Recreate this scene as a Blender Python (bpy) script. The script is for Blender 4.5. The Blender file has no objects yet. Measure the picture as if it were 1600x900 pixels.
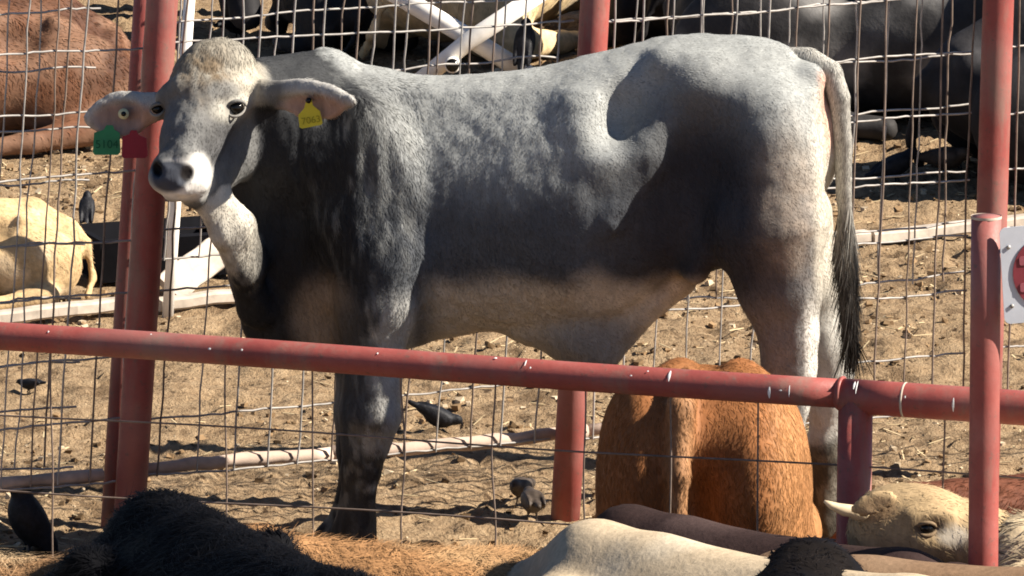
import bpy, math, random
import numpy as np
from mathutils import Vector, Matrix

random.seed(7); np.random.seed(7)
R = math.radians
SC = bpy.context.scene
COL = SC.collection

# ------------------------------------------------------------------ camera
PITCH = R(11.0); DIST = 20.0; SPX = 582.0; ZT = 0.768          # long telephoto from a slightly raised spot
FPX = SPX * DIST
FWD = np.array([0, math.cos(PITCH), -math.sin(PITCH)]); UP = np.array([0, math.sin(PITCH), math.cos(PITCH)])
CAMP = np.array([0, 0, ZT]) - FWD * DIST
cd = bpy.data.cameras.new('camera'); cam = bpy.data.objects.new('camera', cd); COL.objects.link(cam)
cam.location = CAMP; cam.rotation_euler = (math.pi/2 - PITCH, 0, 0)
cd.sensor_width = 36; cd.lens = 36 * FPX / 1600; cd.clip_end = 2000; cd.clip_start = 0.5
SC.camera = cam

# ------------------------------------------------------------------ sky, sun, exposure
SUN_AZ, SUN_EL = R(-9), R(38)        # from +X (right) turned away from the camera
w = bpy.data.worlds.new('World'); SC.world = w; w.use_nodes = True
nt = w.node_tree; bg = nt.nodes['Background']
sky = nt.nodes.new('ShaderNodeTexSky'); sky.sky_type = 'NISHITA'; sky.sun_disc = False
sky.altitude = 1500; sky.air_density = .7; sky.dust_density = .3; sky.sun_elevation = SUN_EL; sky.sun_rotation = math.pi/2 - SUN_AZ
nt.links.new(sky.outputs[0], bg.inputs[0]); bg.inputs[1].default_value = 0.05
sd = bpy.data.lights.new('sun', 'SUN'); so = bpy.data.objects.new('sun', sd); COL.objects.link(so)
sd.energy = 5.0; sd.angle = R(0.5); sd.color = (1.0, 0.92, 0.80)
S = Vector((math.cos(SUN_EL)*math.cos(SUN_AZ), math.cos(SUN_EL)*math.sin(SUN_AZ), math.sin(SUN_EL)))
so.rotation_euler = S.to_track_quat('Z', 'Y').to_euler()
SC.view_settings.view_transform = 'Standard'; SC.view_settings.look = 'None'
SC.view_settings.exposure = 1.3; SC.view_settings.gamma = 1
SC.render.engine = 'CYCLES'
SC.cycles.use_denoising = True; SC.cycles.max_bounces = 6; SC.cycles.diffuse_bounces = 2
SC.render.filter_size = 1.7
SC.cycles.pixel_filter_type = 'BLACKMAN_HARRIS'; SC.cycles.filter_width = 1.8

# ------------------------------------------------------------------ where things stand
def ray(u, v):
    d = FWD*FPX + np.array([1.0, 0, 0])*(u-800) - UP*(v-450)
    return d/np.linalg.norm(d)
def pix(u, v, Y):
    d = ray(u, v); return CAMP + d*((Y-CAMP[1])/d[1])
def gnd(u, v, Z=0.0):
    d = ray(u, v); return CAMP + d*((Z-CAMP[2])/d[2])
def proj(P):
    P = np.asarray(P, dtype=np.float64) - CAMP
    d = P@FWD
    return 800+FPX*P[..., 0]/d, 450-FPX*(P@UP)/d
def ppm(Y):                       # pixels per metre at a depth
    return FPX/(DIST+Y*math.cos(PITCH))

# ------------------------------------------------------------------ noise
def _hash(i, j, k, s):
    h = (i.astype(np.uint32)*np.uint32(374761393) + j.astype(np.uint32)*np.uint32(668265263) + k.astype(np.uint32)*np.uint32(2246822519) + np.uint32(s*3266489917 & 0xffffffff))
    h = (h ^ (h >> np.uint32(13)))*np.uint32(1274126177); h ^= h >> np.uint32(16)
    return (h & np.uint32(0xffffff)).astype(np.float32)/np.float32(0xffffff)
def vnoise(P, freq=1.0, seed=0):
    P = np.asarray(P, dtype=np.float64)*np.asarray(freq) + 1000.0
    I = np.floor(P).astype(np.int64); F = (P-I).astype(np.float32); F = F*F*(3-2*F)
    r = 0
    for a in (0, 1):
        for b in (0, 1):
            for c in (0, 1):
                wgt = (F[:, 0] if a else 1-F[:, 0])*(F[:, 1] if b else 1-F[:, 1])*(F[:, 2] if c else 1-F[:, 2])
                r = r + wgt*_hash(I[:, 0]+a, I[:, 1]+b, I[:, 2]+c, seed)
    return r
def fbm(P, freq=1.0, octv=3, seed=0):
    r = 0; a = 0.5; f = np.asarray(freq, dtype=float); t = 0
    for o in range(octv):
        r = r + a*vnoise(P, f, seed+o*17); t += a; a *= 0.5; f = f*2.03
    return r/t
def sst(a, b, x):
    t = np.clip((x-a)/(b-a), 0, 1); return t*t*(3-2*t)

# ------------------------------------------------------------------ mesh helpers
def link(name, me, mat=None, parent=None):
    o = bpy.data.objects.new(name, me); COL.objects.link(o)
    if mat is not None and me is not None and len(me.materials) == 0: me.materials.append(mat)
    if parent is not None: o.parent = parent
    return o
def empty(name, loc=(0, 0, 0)):
    o = bpy.data.objects.new(name, None); COL.objects.link(o); o.location = loc; o.empty_display_size = .1
    return o
def tag(o, label=None, cat=None, group=None, kind=None):
    if label: o['label'] = label
    if cat: o['category'] = cat
    if group: o['group'] = group
    if kind: o['kind'] = kind
    return o
def mesh_np(name, V, F, smooth=True, col=None):
    """V (n,3), F list of (m,k) arrays or one array with fixed k"""
    me = bpy.data.meshes.new(name)
    Fs = F if isinstance(F, list) else [F]
    V = np.ascontiguousarray(V, dtype=np.float32)
    me.vertices.add(len(V)); me.vertices.foreach_set('co', V.ravel())
    li = np.concatenate([f.ravel() for f in Fs]).astype(np.int32)
    tot = np.concatenate([np.full(len(f), f.shape[1]) for f in Fs]).astype(np.int32)
    st = np.concatenate([[0], np.cumsum(tot)[:-1]]).astype(np.int32)
    me.loops.add(len(li)); me.loops.foreach_set('vertex_index', li)
    me.polygons.add(len(tot)); me.polygons.foreach_set('loop_start', st); me.polygons.foreach_set('loop_total', tot)
    me.update(calc_edges=True)
    me.polygons.foreach_set('use_smooth', np.full(len(tot), bool(smooth)))
    if col is not None:
        a = me.color_attributes.new('Col', 'FLOAT_COLOR', 'POINT')
        c = np.ones((len(V), 4), np.float32); c[:, :3] = col
        a.data.foreach_set('color', c.ravel())
    me.validate(); return me
def tube_arrays(path, rad, sides=8, cap=True):
    P = np.asarray(path, float); n = len(P)
    rad = np.full(n, rad) if np.isscalar(rad) else np.asarray(rad)
    T = np.gradient(P, axis=0); T /= np.linalg.norm(T, axis=1)[:, None]
    ref = np.array([0, 1.0, 0.0]) if abs(T[0][1]) < .9 else np.array([1.0, 0, 0])
    A = np.cross(T, ref); A /= np.linalg.norm(A, axis=1)[:, None]; B = np.cross(T, A)
    th = np.arange(sides)*2*math.pi/sides
    V = (P[:, None, :] + rad[:, None, None]*(np.cos(th)[None, :, None]*A[:, None, :] + np.sin(th)[None, :, None]*B[:, None, :])).reshape(-1, 3)
    i = np.arange(n-1)[:, None]*sides; j = np.arange(sides)[None, :]; k = (j+1) % sides
    Q = np.stack([i+j, i+k, i+sides+k, i+sides+j], -1).reshape(-1, 4)
    F = [Q]
    if cap:
        F.append(np.arange(sides)[::-1][None, :].copy()); F.append((np.arange(sides)+(n-1)*sides)[None, :])
    return V, F
def tube(name, path, rad, mat, parent=None, sides=8, cap=True):
    V, F = tube_arrays(path, rad, sides, cap)
    return link(name, mesh_np(name, V, F), mat, parent)
def box_np(c, s, rot=None, jit=0):
    V = np.array([[x, y, z] for x in (-1, 1) for y in (-1, 1) for z in (-1, 1)], float)*np.asarray(s)/2
    if jit: V += np.random.uniform(-jit, jit, V.shape)
    if rot is not None: V = V@np.asarray(rot).T
    F = np.array([[0, 1, 3, 2], [4, 6, 7, 5], [0, 4, 5, 1], [2, 3, 7, 6], [0, 2, 6, 4], [1, 5, 7, 3]])
    return V+np.asarray(c), F
def plank(name, a, b, width, thick, mat, parent=None, up=(0, 0, 1), seg=8, wob=.004):
    a = np.asarray(a, float); b = np.asarray(b, float); t = b-a; L = np.linalg.norm(t); t /= L
    s = np.cross(t, np.asarray(up, float)); s /= np.linalg.norm(s); n = np.cross(s, t)
    rows = []
    for i in range(seg+1):
        p = a+t*L*i/seg + n*random.uniform(-wob, wob) + s*random.uniform(-wob, wob)
        wd = width*random.uniform(.94, 1.04); bv = .18*thick
        for (x, y) in ((-wd/2+bv, -thick/2), (wd/2-bv, -thick/2), (wd/2, -thick/2+bv), (wd/2, thick/2-bv), (wd/2-bv, thick/2), (-wd/2+bv, thick/2), (-wd/2, thick/2-bv), (-wd/2, -thick/2+bv)):
            rows.append(p+s*x+n*y)
    V = np.array(rows); k = 8
    i = np.arange(seg)[:, None]*k; j = np.arange(k)[None, :]; kk = (j+1) % k
    Q = np.stack([i+j, i+kk, i+k+kk, i+k+j], -1).reshape(-1, 4)
    return link(name, mesh_np(name, V, [Q, np.arange(k)[::-1][None, :].copy(), (np.arange(k)+seg*k)[None, :]], smooth=False), mat, parent)

# ------------------------------------------------------------------ materials
def mat_new(name):
    m = bpy.data.materials.new(name); m.use_nodes = True
    return m, m.node_tree, m.node_tree.nodes['Principled BSDF']
def N(nt, t, **kw):
    n = nt.nodes.new(t)
    for k, v in kw.items(): setattr(n, k, v)
    return n
def ramp(nt, fac, stops):
    r = N(nt, 'ShaderNodeValToRGB')
    while len(r.color_ramp.elements) < len(stops): r.color_ramp.elements.new(.5)
    for e, (p, c) in zip(r.color_ramp.elements, stops): e.position = p; e.color = (*c, 1)
    nt.links.new(fac, r.inputs[0]); return r
def noise(nt, scale, detail=4, rough=.55, vec=None, dist=0):
    n = N(nt, 'ShaderNodeTexNoise'); n.inputs['Scale'].default_value = scale; n.inputs['Detail'].default_value = detail
    n.inputs['Roughness'].default_value = rough; n.inputs['Distortion'].default_value = dist
    if vec is not None: nt.links.new(vec, n.inputs['Vector'])
    return n
def coords(nt, scale=(1, 1, 1), kind='Object'):
    tc = N(nt, 'ShaderNodeTexCoord'); mp = N(nt, 'ShaderNodeMapping'); mp.inputs['Scale'].default_value = scale
    nt.links.new(tc.outputs[kind], mp.inputs[0]); return mp.outputs[0]
def bump(nt, h, strength, dist, bsdf):
    b = N(nt, 'ShaderNodeBump'); b.inputs['Strength'].default_value = strength; b.inputs['Distance'].default_value = dist
    nt.links.new(h, b.inputs['Height']); nt.links.new(b.outputs[0], bsdf.inputs['Normal']); return b
def mixc(nt, fac, a, b, mode='MIX'):
    m = N(nt, 'ShaderNodeMix', data_type='RGBA', blend_type=mode)
    for sock, val in ((m.inputs[0], fac), (m.inputs[6], a), (m.inputs[7], b)):
        if hasattr(val, 'is_linked'): nt.links.new(val, sock)
        elif isinstance(val, (int, float)): sock.default_value = val
        else: sock.default_value = (*val, 1)
    return m.outputs[2]
def coat_material(name, rough=.62, spec=.25, streak=(40, 40, 9), amt=.35, bmp=.35):
    m, nt, b = mat_new(name)
    at = N(nt, 'ShaderNodeVertexColor', layer_name='Col')
    n1 = noise(nt, 1, 4, .65, coords(nt, streak)); n2 = noise(nt, 14, 3, .6, coords(nt))
    r = ramp(nt, n1.outputs[0], [(.25, (1-amt,)*3), (.75, (1+amt,)*3)])
    r2 = ramp(nt, n2.outputs[0], [(.3, (1-amt*.4,)*3), (.7, (1+amt*.4,)*3)])
    c = mixc(nt, 1.0, at.outputs[0], r.outputs[0], 'MULTIPLY'); c = mixc(nt, 1.0, c, r2.outputs[0], 'MULTIPLY')
    nt.links.new(c, b.inputs['Base Color']); b.inputs['Roughness'].default_value = rough
    b.inputs['Specular IOR Level'].default_value = spec
    if bmp: bump(nt, n1.outputs[0], bmp, .006, b)
    return m
def fur_material(name, rough=.55, spec=.3):
    m, nt, b = mat_new(name)
    at = N(nt, 'ShaderNodeVertexColor', layer_name='Col')
    nt.links.new(at.outputs[0], b.inputs['Base Color']); b.inputs['Roughness'].default_value = rough
    b.inputs['Specular IOR Level'].default_value = spec
    g = N(nt, 'ShaderNodeNewGeometry'); mu = N(nt, 'ShaderNodeMath', operation='MULTIPLY_ADD'); mu.inputs[1].default_value = -2; mu.inputs[2].default_value = 1
    nt.links.new(g.outputs['Backfacing'], mu.inputs[0]); vm = N(nt, 'ShaderNodeVectorMath', operation='SCALE')      # a hair lies in its coat: both faces take the coat's normal
    nt.links.new(g.outputs['Normal'], vm.inputs[0]); nt.links.new(mu.outputs[0], vm.inputs['Scale']); nt.links.new(vm.outputs[0], b.inputs['Normal'])
    return m
def plain(name, c, rough=.6, spec=.4, var=.12, scale=25, metallic=0, bmp=0):
    m, nt, b = mat_new(name)
    n = noise(nt, scale, 4, .6, coords(nt))
    r = ramp(nt, n.outputs[0], [(.3, tuple(x*(1-var) for x in c)), (.7, tuple(min(1, x*(1+var)) for x in c))])
    nt.links.new(r.outputs[0], b.inputs['Base Color']); b.inputs['Roughness'].default_value = rough
    b.inputs['Specular IOR Level'].default_value = spec; b.inputs['Metallic'].default_value = metallic
    if bmp: bump(nt, n.outputs[0], bmp, .004, b)
    return m

def pipe_material():
    m, nt, b = mat_new('red_oxide_pipe')
    v = coords(nt, kind='Object'); n1 = noise(nt, 7, 6, .65, v); n2 = noise(nt, 60, 5, .7, v); n3 = noise(nt, 2.5, 3, .5, v)
    base = ramp(nt, n1.outputs[0], [(.3, (.22, .048, .042)), (.55, (.29, .070, .058)), (.75, (.34, .105, .09))])
    c = mixc(nt, ramp(nt, n2.outputs[0], [(.58, (0, 0, 0)), (.68, (.8,)*3)]).outputs[0], base.outputs[0], (.14, .075, .06))
    c = mixc(nt, ramp(nt, n3.outputs[0], [(.52, (0, 0, 0)), (.70, (.5,)*3)]).outputs[0], c, (.27, .18, .16))
    n5 = noise(nt, 1, 5, .7, coords(nt, (9, 9, 2.2))); c = mixc(nt, ramp(nt, n5.outputs[0], [(.50, (0, 0, 0)), (.66, (.55,)*3)]).outputs[0], c, (.20, .145, .115))
    nt.links.new(c, b.inputs['Base Color'])
    rr = ramp(nt, n2.outputs[0], [(.3, (.42,)*3), (.8, (.75,)*3)]); nt.links.new(rr.outputs[0], b.inputs['Roughness'])
    b.inputs['Specular IOR Level'].default_value = .35
    bump(nt, n2.outputs[0], .3, .003, b)
    return m
M = {}
M['pipe'] = pipe_material()
M['wire'] = plain('galvanised_wire', (.36, .335, .31), .5, .4, .3, 30, metallic=.25)
M['wire_rust'] = plain('rusty_wire', (.20, .15, .12), .6, .35, .4, 18, metallic=.2)
M['whitewood'] = plain('weathered_white_wood', (.46, .39, .32), .8, .2, .3, 14, bmp=.4)
M['whitepipe'] = plain('white_painted_pipe', (.80, .76, .70), .5, .4, .12, 20)
M['polewood'] = plain('bleached_pole', (.46, .35, .28), .8, .2, .3, 12, bmp=.5)
M['coat'] = coat_material('short_coat', .7, .14, amt=.2)
M['shag'] = coat_material('shaggy_coat', .7, .2, (22, 22, 22), .3, .5)
M['smooth'] = coat_material('smooth_coat', .75, .12, (70, 70, 26), .22, .35)
M['fur'] = fur_material('hair', .6, .14); M['furdull'] = fur_material('dull_hair', .8, .10); M['furblack'] = fur_material('black_hair', .55, .03)
M['blackshag'] = coat_material('black_shaggy_coat', .7, .03, (22, 22, 22), .3, .4)
M['eye'] = plain('dark_eye', (.006, .005, .004), .18, .35, 0, 5)
M['black_rubber'] = plain('black_rubber', (.006, .006, .008), .85, .08, .3, 20)
M['dropping'] = plain('bird_dropping', (.75, .74, .72), .7, .2, .1, 60)

# ------------------------------------------------------------------ smooth-union bodies
class Body:
    def __init__(s): s.p = []
    def rc(s, a, b, ra, rb, k=.05, op=1):
        a = np.asarray(a, float); b = np.asarray(b, float); m = max(ra, rb)
        lo = np.minimum(a, b)-m; hi = np.maximum(a, b)+m
        def f(X, Y, Z):
            d = b-a; L2 = max(d@d, 1e-9)
            t = np.clip(((X-a[0])*d[0]+(Y-a[1])*d[1]+(Z-a[2])*d[2])/L2, 0, 1)
            q = np.sqrt((X-a[0]-t*d[0])**2+(Y-a[1]-t*d[1])**2+(Z-a[2]-t*d[2])**2)
            return q-(ra+(rb-ra)*t)
        s.p.append((f, lo, hi, k, op)); return s
    def chain(s, pts, k=.05):
        for (a, ra), (b, rb) in zip(pts[:-1], pts[1:]): s.rc(a, b, ra, rb, k)
        return s
    def ell(s, c, r, k=.05, op=1, rot=None):
        c = np.asarray(c, float); r = np.asarray(r, float); m = r.max()
        Rm = np.eye(3) if rot is None else np.asarray(rot)     # columns = local axes in world
        ext = np.sqrt(((Rm*r[None, :])**2).sum(1))
        def f(X, Y, Z):
            x, y, z = X-c[0], Y-c[1], Z-c[2]
            l = [Rm[0, i]*x+Rm[1, i]*y+Rm[2, i]*z for i in range(3)]
            k0 = np.sqrt((l[0]/r[0])**2+(l[1]/r[1])**2+(l[2]/r[2])**2)
            k1 = np.sqrt((l[0]/r[0]**2)**2+(l[1]/r[1]**2)**2+(l[2]/r[2]**2)**2)
            return k0*(k0-1)/np.maximum(k1, 1e-6)
        s.p.append((f, c-ext, c+ext, k, op)); return s
    def fn(s, f, lo, hi, k=.05, op=1): s.p.append((f, np.asarray(lo, float), np.asarray(hi, float), k, op)); return s
    def mesh(s, xs, ys=None, zs=None):
        if ys is None:
            h = xs; lo = np.min([q[1] for q in s.p if q[4] > 0], 0)-2.5*h-.02; hi = np.max([q[2] for q in s.p if q[4] > 0], 0)+2.5*h+.02
            xs, ys, zs = [np.arange(lo[i], hi[i]+h, h) for i in range(3)]
        ax = [np.asarray(a, np.float32) for a in (xs, ys, zs)]
        D = np.full([len(a) for a in ax], 9.0, np.float32)
        for f, lo, hi, k, op in s.p:
            m = k+.045
            sl = [slice(max(0, np.searchsorted(ax[i], lo[i]-m)-1), min(len(ax[i]), np.searchsorted(ax[i], hi[i]+m)+1)) for i in range(3)]
            if any(q.stop <= q.start for q in sl): continue
            X = ax[0][sl[0]][:, None, None]; Y = ax[1][sl[1]][None, :, None]; Z = ax[2][sl[2]][None, None, :]
            b = f(X, Y, Z).astype(np.float32); a = D[tuple(sl)]
            if op > 0:
                h = np.clip(.5+.5*(a-b)/k, 0, 1); D[tuple(sl)] = a+(b-a)*h-k*h*(1-h)
            else:
                h = np.clip(.5-.5*(a+b)/k, 0, 1); D[tuple(sl)] = a+(-b-a)*h+k*h*(1-h)
        return nets(D, ax)
def nets(D, ax):
    ins = D < 0
    nx, ny, nz = D.shape
    c = [ins[i:nx-1+i, j:ny-1+j, k:nz-1+k] for i in (0, 1) for j in (0, 1) for k in (0, 1)]
    s = sum(q.astype(np.int8) for q in c); act = (s > 0) & (s < 8)
    I, J, K = np.nonzero(act); n = len(I)
    idx = np.full(act.shape, -1, np.int32); idx[I, J, K] = np.arange(n)
    acc = np.zeros((n, 3), np.float32); cnt = np.zeros(n, np.float32)
    val = {}; pos = {}
    for i in (0, 1):
        for j in (0, 1):
            for k in (0, 1):
                val[i, j, k] = D[I+i, J+j, K+k]; pos[i, j, k] = np.stack([ax[0][I+i], ax[1][J+j], ax[2][K+k]], 1)
    ks = list(val)
    for a in ks:
        for b in ks:
            if a < b and sum(abs(x-y) for x, y in zip(a, b)) == 1:
                va, vb = val[a], val[b]; m = (va < 0) != (vb < 0)
                t = (va/(va-vb+1e-12))[m][:, None]
                acc[m] += pos[a][m]*(1-t)+pos[b][m]*t; cnt[m] += 1
    V = acc/np.maximum(cnt, 1)[:, None]
    Fs = []
    for axis in range(3):
        o = [(1, 0, 0), (0, 1, 0), (0, 0, 1)][axis]
        A = ins[:nx-o[0], :ny-o[1], :nz-o[2]]; B = ins[o[0]:, o[1]:, o[2]:]
        i, j, k = np.nonzero(A != B)
        p, q = [(1, 2), (2, 0), (0, 1)][axis]
        ijk = np.stack([i, j, k], 1); lim = np.array(act.shape)
        ok = (ijk[:, p] > 0) & (ijk[:, q] > 0) & (ijk < lim).all(1)
        ijk = ijk[ok]; fl = A[tuple(ijk.T)]
        def at(dp, dq):
            t = ijk.copy(); t[:, p] -= dp; t[:, q] -= dq; return idx[t[:, 0], t[:, 1], t[:, 2]]
        Q = np.stack([at(1, 1), at(0, 1), at(0, 0), at(1, 0)], 1)
        Q[~fl] = Q[~fl][:, ::-1]
        Fs.append(Q)
    F = np.concatenate(Fs)
    return V, F[(F >= 0).all(1)]
def vnormals(V, F):
    a = V[F[:, 2]]-V[F[:, 0]]; b = V[F[:, 3]]-V[F[:, 1]]
    n = np.cross(a, b); Nn = np.zeros_like(V)
    for i in range(4): np.add.at(Nn, F[:, i], n)
    return Nn/np.maximum(np.linalg.norm(Nn, axis=1), 1e-12)[:, None], np.linalg.norm(n, axis=1)/2
def smooth_np(V, F, it=2, lam=.5):
    for _ in range(it):
        acc = np.zeros_like(V); c = np.zeros(len(V), np.float32)
        for i in range(4):
            for j in ((i+1) % 4, (i-1) % 4): np.add.at(acc, F[:, i], V[F[:, j]])
            np.add.at(c, F[:, i], 2)
        V = V+lam*(acc/np.maximum(c, 1)[:, None]-V)
    return V
def hair_mesh(name, V, F, C, n, length, flow, width=.0016, lift=.35, curl=.0, dark=1.0, jit=.35, wgt=None, seed=1, var=.35, clump=0, scat=.22):
    """tapered strands standing on a skin; they take the skin's normals so they are lit as one coat"""
    rg = np.random.default_rng(seed)
    Nn, A = vnormals(V, F)
    if wgt is not None: A = A*wgt[F].mean(1)
    f = rg.choice(len(F), n, p=A/A.sum())
    s, t = rg.random(n), rg.random(n); q = F[f]
    w4 = np.stack([(1-s)*(1-t), s*(1-t), s*t, (1-s)*t], 1)
    P = (V[q]*w4[:, :, None]).sum(1); nn = (Nn[q]*w4[:, :, None]).sum(1); nn /= np.maximum(np.linalg.norm(nn, axis=1), 1e-9)[:, None]
    cc = (C[q]*w4[:, :, None]).sum(1)
    L = length(P)*rg.uniform(1-jit, 1+jit, n) if callable(length) else length*rg.uniform(1-jit, 1+jit, n)
    fl = flow(P, nn) if callable(flow) else np.tile(np.asarray(flow, float), (n, 1))
    if clump:
        fl = fl + clump*np.stack([vnoise(P, 16, 31)-.5, vnoise(P, 16, 32)-.5, vnoise(P, 16, 33)-.5], 1)
    fl = fl + rg.normal(0, scat, (n, 3))
    tan = fl-(fl*nn).sum(1)[:, None]*nn; tan /= np.maximum(np.linalg.norm(tan, axis=1), 1e-6)[:, None]
    lf = lift*rg.uniform(.4, 1.5, n)[:, None]
    d = tan+nn*lf; d /= np.linalg.norm(d, axis=1)[:, None]
    side = np.cross(d, nn+1e-4); side /= np.maximum(np.linalg.norm(side, axis=1), 1e-6)[:, None]
    cam_dir = CAMP-P
    wd = (width*rg.uniform(.6, 1.4, n))[:, None]; L = L[:, None]
    cv = side*(rg.normal(0, curl, n)[:, None])
    m1 = P+d*L*.5+cv*L*.5; tip = P+(d*.8+tan*.35+cv*1.6-np.array([0, 0, .12]))*L
    VV = np.stack([P-side*wd*.5-nn*.001, P+side*wd*.5-nn*.001, m1+side*wd*.42, m1-side*wd*.42, tip], 1).reshape(-1, 3)
    b = np.arange(n)[:, None]*5
    Q = b+np.array([[0, 1, 2, 3]]); T = b+np.array([[3, 2, 4]])
    k = (1+rg.normal(0, var, n)).clip(.35, 1.9)[:, None]
    c0 = cc*k*dark; c1 = cc*k; c2 = cc*k*1.12
    CC = np.stack([c0, c0, c1, c1, c2], 1).reshape(-1, 3).clip(0, .95)
    me = mesh_np(name, VV, [Q, T], True, CC)
    NN = np.repeat(nn[:, None, :]*.8+d[:, None, :]*.2, 5, 1).reshape(-1, 3); NN /= np.linalg.norm(NN, axis=1)[:, None]
    me.normals_split_custom_set_from_vertices(NN.astype(np.float32).tolist())
    return me

#==SPLIT==
# ================================================================== ground
def ground_height(P):
    h = (fbm(P, 1.3, 2, 5)-.5)*.05 + (fbm(P, 8, 3, 9)-.5)*.024
    pits = vnoise(P, 11, 40); h = h - .020*sst(.66, .92, pits)            # hoof prints
    clod = vnoise(P, 30, 44); h = h + .016*sst(.58, .92, clod) + (vnoise(P, 55, 45)-.5)*.013
    return h
def axis(dense_lo, dense_hi, step, far):
    a = list(np.arange(dense_lo, dense_hi, step)); g = step
    lo, hi = dense_lo, dense_hi; L, H = [], []
    while hi < far: H.append(hi); g *= 1.35; hi += g
    g = step
    while lo > -far: g *= 1.35; lo -= g; L.append(lo)
    return np.array(L[::-1]+a+H)
gx = axis(-2.6, 2.6, .022, 300); gy = axis(-.6, 9.5, .026, 400)
GX, GY = np.meshgrid(gx, gy, indexing='ij')
P = np.stack([GX.ravel(), GY.ravel(), np.zeros(GX.size)], 1)
fade = sst(14, 9, np.maximum(np.abs(P[:, 0])*1.6, np.abs(P[:, 1]-3)))
P[:, 2] = ground_height(P)*fade
nxg, nyg = len(gx), len(gy)
i, j = np.meshgrid(np.arange(nxg-1), np.arange(nyg-1), indexing='ij'); b0 = (i*nyg+j).ravel()
me = mesh_np('ground', P, np.stack([b0, b0+nyg, b0+nyg+1, b0+1], 1))
m, nt, b = mat_new('trampled_dirt')
v = coords(nt)
n1 = noise(nt, 2.2, 5, .6, v); n2 = noise(nt, 19, 6, .72, v); n3 = noise(nt, 75, 4, .7, v); n4 = noise(nt, 34, 3, .5, v, .6)
c = ramp(nt, n2.outputs[0], [(.28, (.10, .062, .035)), (.40, (.24, .160, .092)), (.58, (.345, .243, .146)), (.78, (.45, .335, .215))]).outputs[0]
c = mixc(nt, ramp(nt, n1.outputs[0], [(.35, (0, 0, 0)), (.7, (.55,)*3)]).outputs[0], c, (.34, .24, .14))
c = mixc(nt, ramp(nt, n3.outputs[0], [(.60, (0, 0, 0)), (.72, (.8,)*3)]).outputs[0], c, (.42, .31, .19))
c = mixc(nt, ramp(nt, n4.outputs[0], [(.60, (0, 0, 0)), (.70, (.85,)*3)]).outputs[0], c, (.055, .032, .018))
n6 = noise(nt, 3.6, 6, .7, v, .5); c = mixc(nt, ramp(nt, n6.outputs[0], [(.53, (0, 0, 0)), (.60, (.75,)*3)]).outputs[0], c, (.125, .08, .045))
nt.links.new(c, b.inputs['Base Color']); b.inputs['Roughness'].default_value = .95; b.inputs['Specular IOR Level'].default_value = .1
h = mixc(nt, .5, n2.outputs[0], n3.outputs[0]); bump(nt, h, 1.0, .03, b)
ground = tag(link('ground', me, m), 'trampled tan dirt floor of the cattle pen', kind='structure')

def gz(x, y): return float(ground_height(np.array([[x, y, 0.0]]))[0])
# clods and straw lying on the dirt
rg = np.random.default_rng(3)
def scatter(name, n, mats, label, cat, maker, lo, hi):
    Vs, Fs, Cs = [], [], []; off = 0
    uu = rg.uniform(-2.4, 2.4, n); vv = rg.uniform(lo, hi, n)
    keep = fbm(np.stack([uu, vv, np.zeros(n)], 1), 2.2, 3, 77) > rg.uniform(.3, .62, n); uu, vv = uu[keep], vv[keep]; n = len(uu)
    zz = ground_height(np.stack([uu, vv, np.zeros(n)], 1))
    for x, y, z in zip(uu, vv, zz):
        V, F, C = maker(); Vs.append(V+np.array([x, y, z])); Fs.append(F+off); Cs.append(np.tile(C, (len(V), 1))); off += len(V)
    me = mesh_np(name, np.concatenate(Vs), np.concatenate(Fs), False, np.concatenate(Cs))
    return tag(link(name, me, mats), label, cat, kind='stuff')
def clod():
    V, F = box_np((0, 0, 0), (1, 1, 1)); V *= (1-.25*rg.random(8))[:, None]; V += rg.normal(0, .12, V.shape)
    s = .004+.017*rg.random()**4; q = Matrix.Rotation(rg.uniform(0, 6.28), 3, 'Z') @ Matrix.Rotation(rg.uniform(-.6, .6), 3, 'X')
    k = rg.random(); c = np.array([.20, .13, .07])*(.35+1.3*k) if k < .8 else np.array([.48, .38, .26])
    return (V*np.array([s*1.3, s*1.2, s*.8]))@np.array(q).T+np.array([0, 0, s*.2]), F, c
def straw():
    L = rg.uniform(.02, .09); V, F = box_np((0, 0, .004), (L, .003+.003*rg.random(), .002))
    q = Matrix.Rotation(rg.uniform(0, 6.28), 3, 'Z') @ Matrix.Rotation(rg.uniform(-.25, .25), 3, 'Y')
    return V@np.array(q).T, F, np.array([.55, .43, .26])*rg.uniform(.6, 1.15)
scatter('dirt_clods', 22000, M['furdull'], 'small dirt clods and stones scattered over the pen floor', 'clods', clod, -.5, 8.5)
scatter('straw_litter', 3600, M['furdull'], 'short bits of pale straw trodden into the pen floor', 'straw', straw, -.5, 8.5)

# ================================================================== back fence (welded mesh on red pipe posts)
A0 = gnd(193, 862); A1 = gnd(1530, 742)                       # base line of the fence
def fence_pt(u):                                              # where the base line passes under image column u
    lo, hi = -1.0, 2.0
    for _ in range(50):
        t = (lo+hi)/2
        if proj(A0+(A1-A0)*t)[0] < u: lo = t
        else: hi = t
    return A0+(A1-A0)*t
FD = (A1-A0)/np.linalg.norm(A1-A0); FN = np.array([-FD[1], FD[0], 0])   # FN points away from the camera
FLEN = np.linalg.norm(A1-A0)
def lean(s):                                                  # sideways lean per metre of height, measured along the fence
    return np.interp(s, [-1, 0, .5*FLEN, FLEN, FLEN+1], [.078, .076, .060, .020, .010])
def fpos(s, z, off=0.0): return A0+FD*(s+lean(s)*z)+FN*off+np.array([0, 0, z])
s1, s2, s3 = 0.0, np.dot(fence_pt(877)-A0, FD), FLEN
fence = tag(empty('mesh_fence', A0), 'welded wire mesh fence on leaning red pipe posts directly behind the grey bull', 'fence')
def fchild(o): o.parent = fence; o.matrix_parent_inverse = Matrix.Translation(-Vector(A0)); return o
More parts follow.
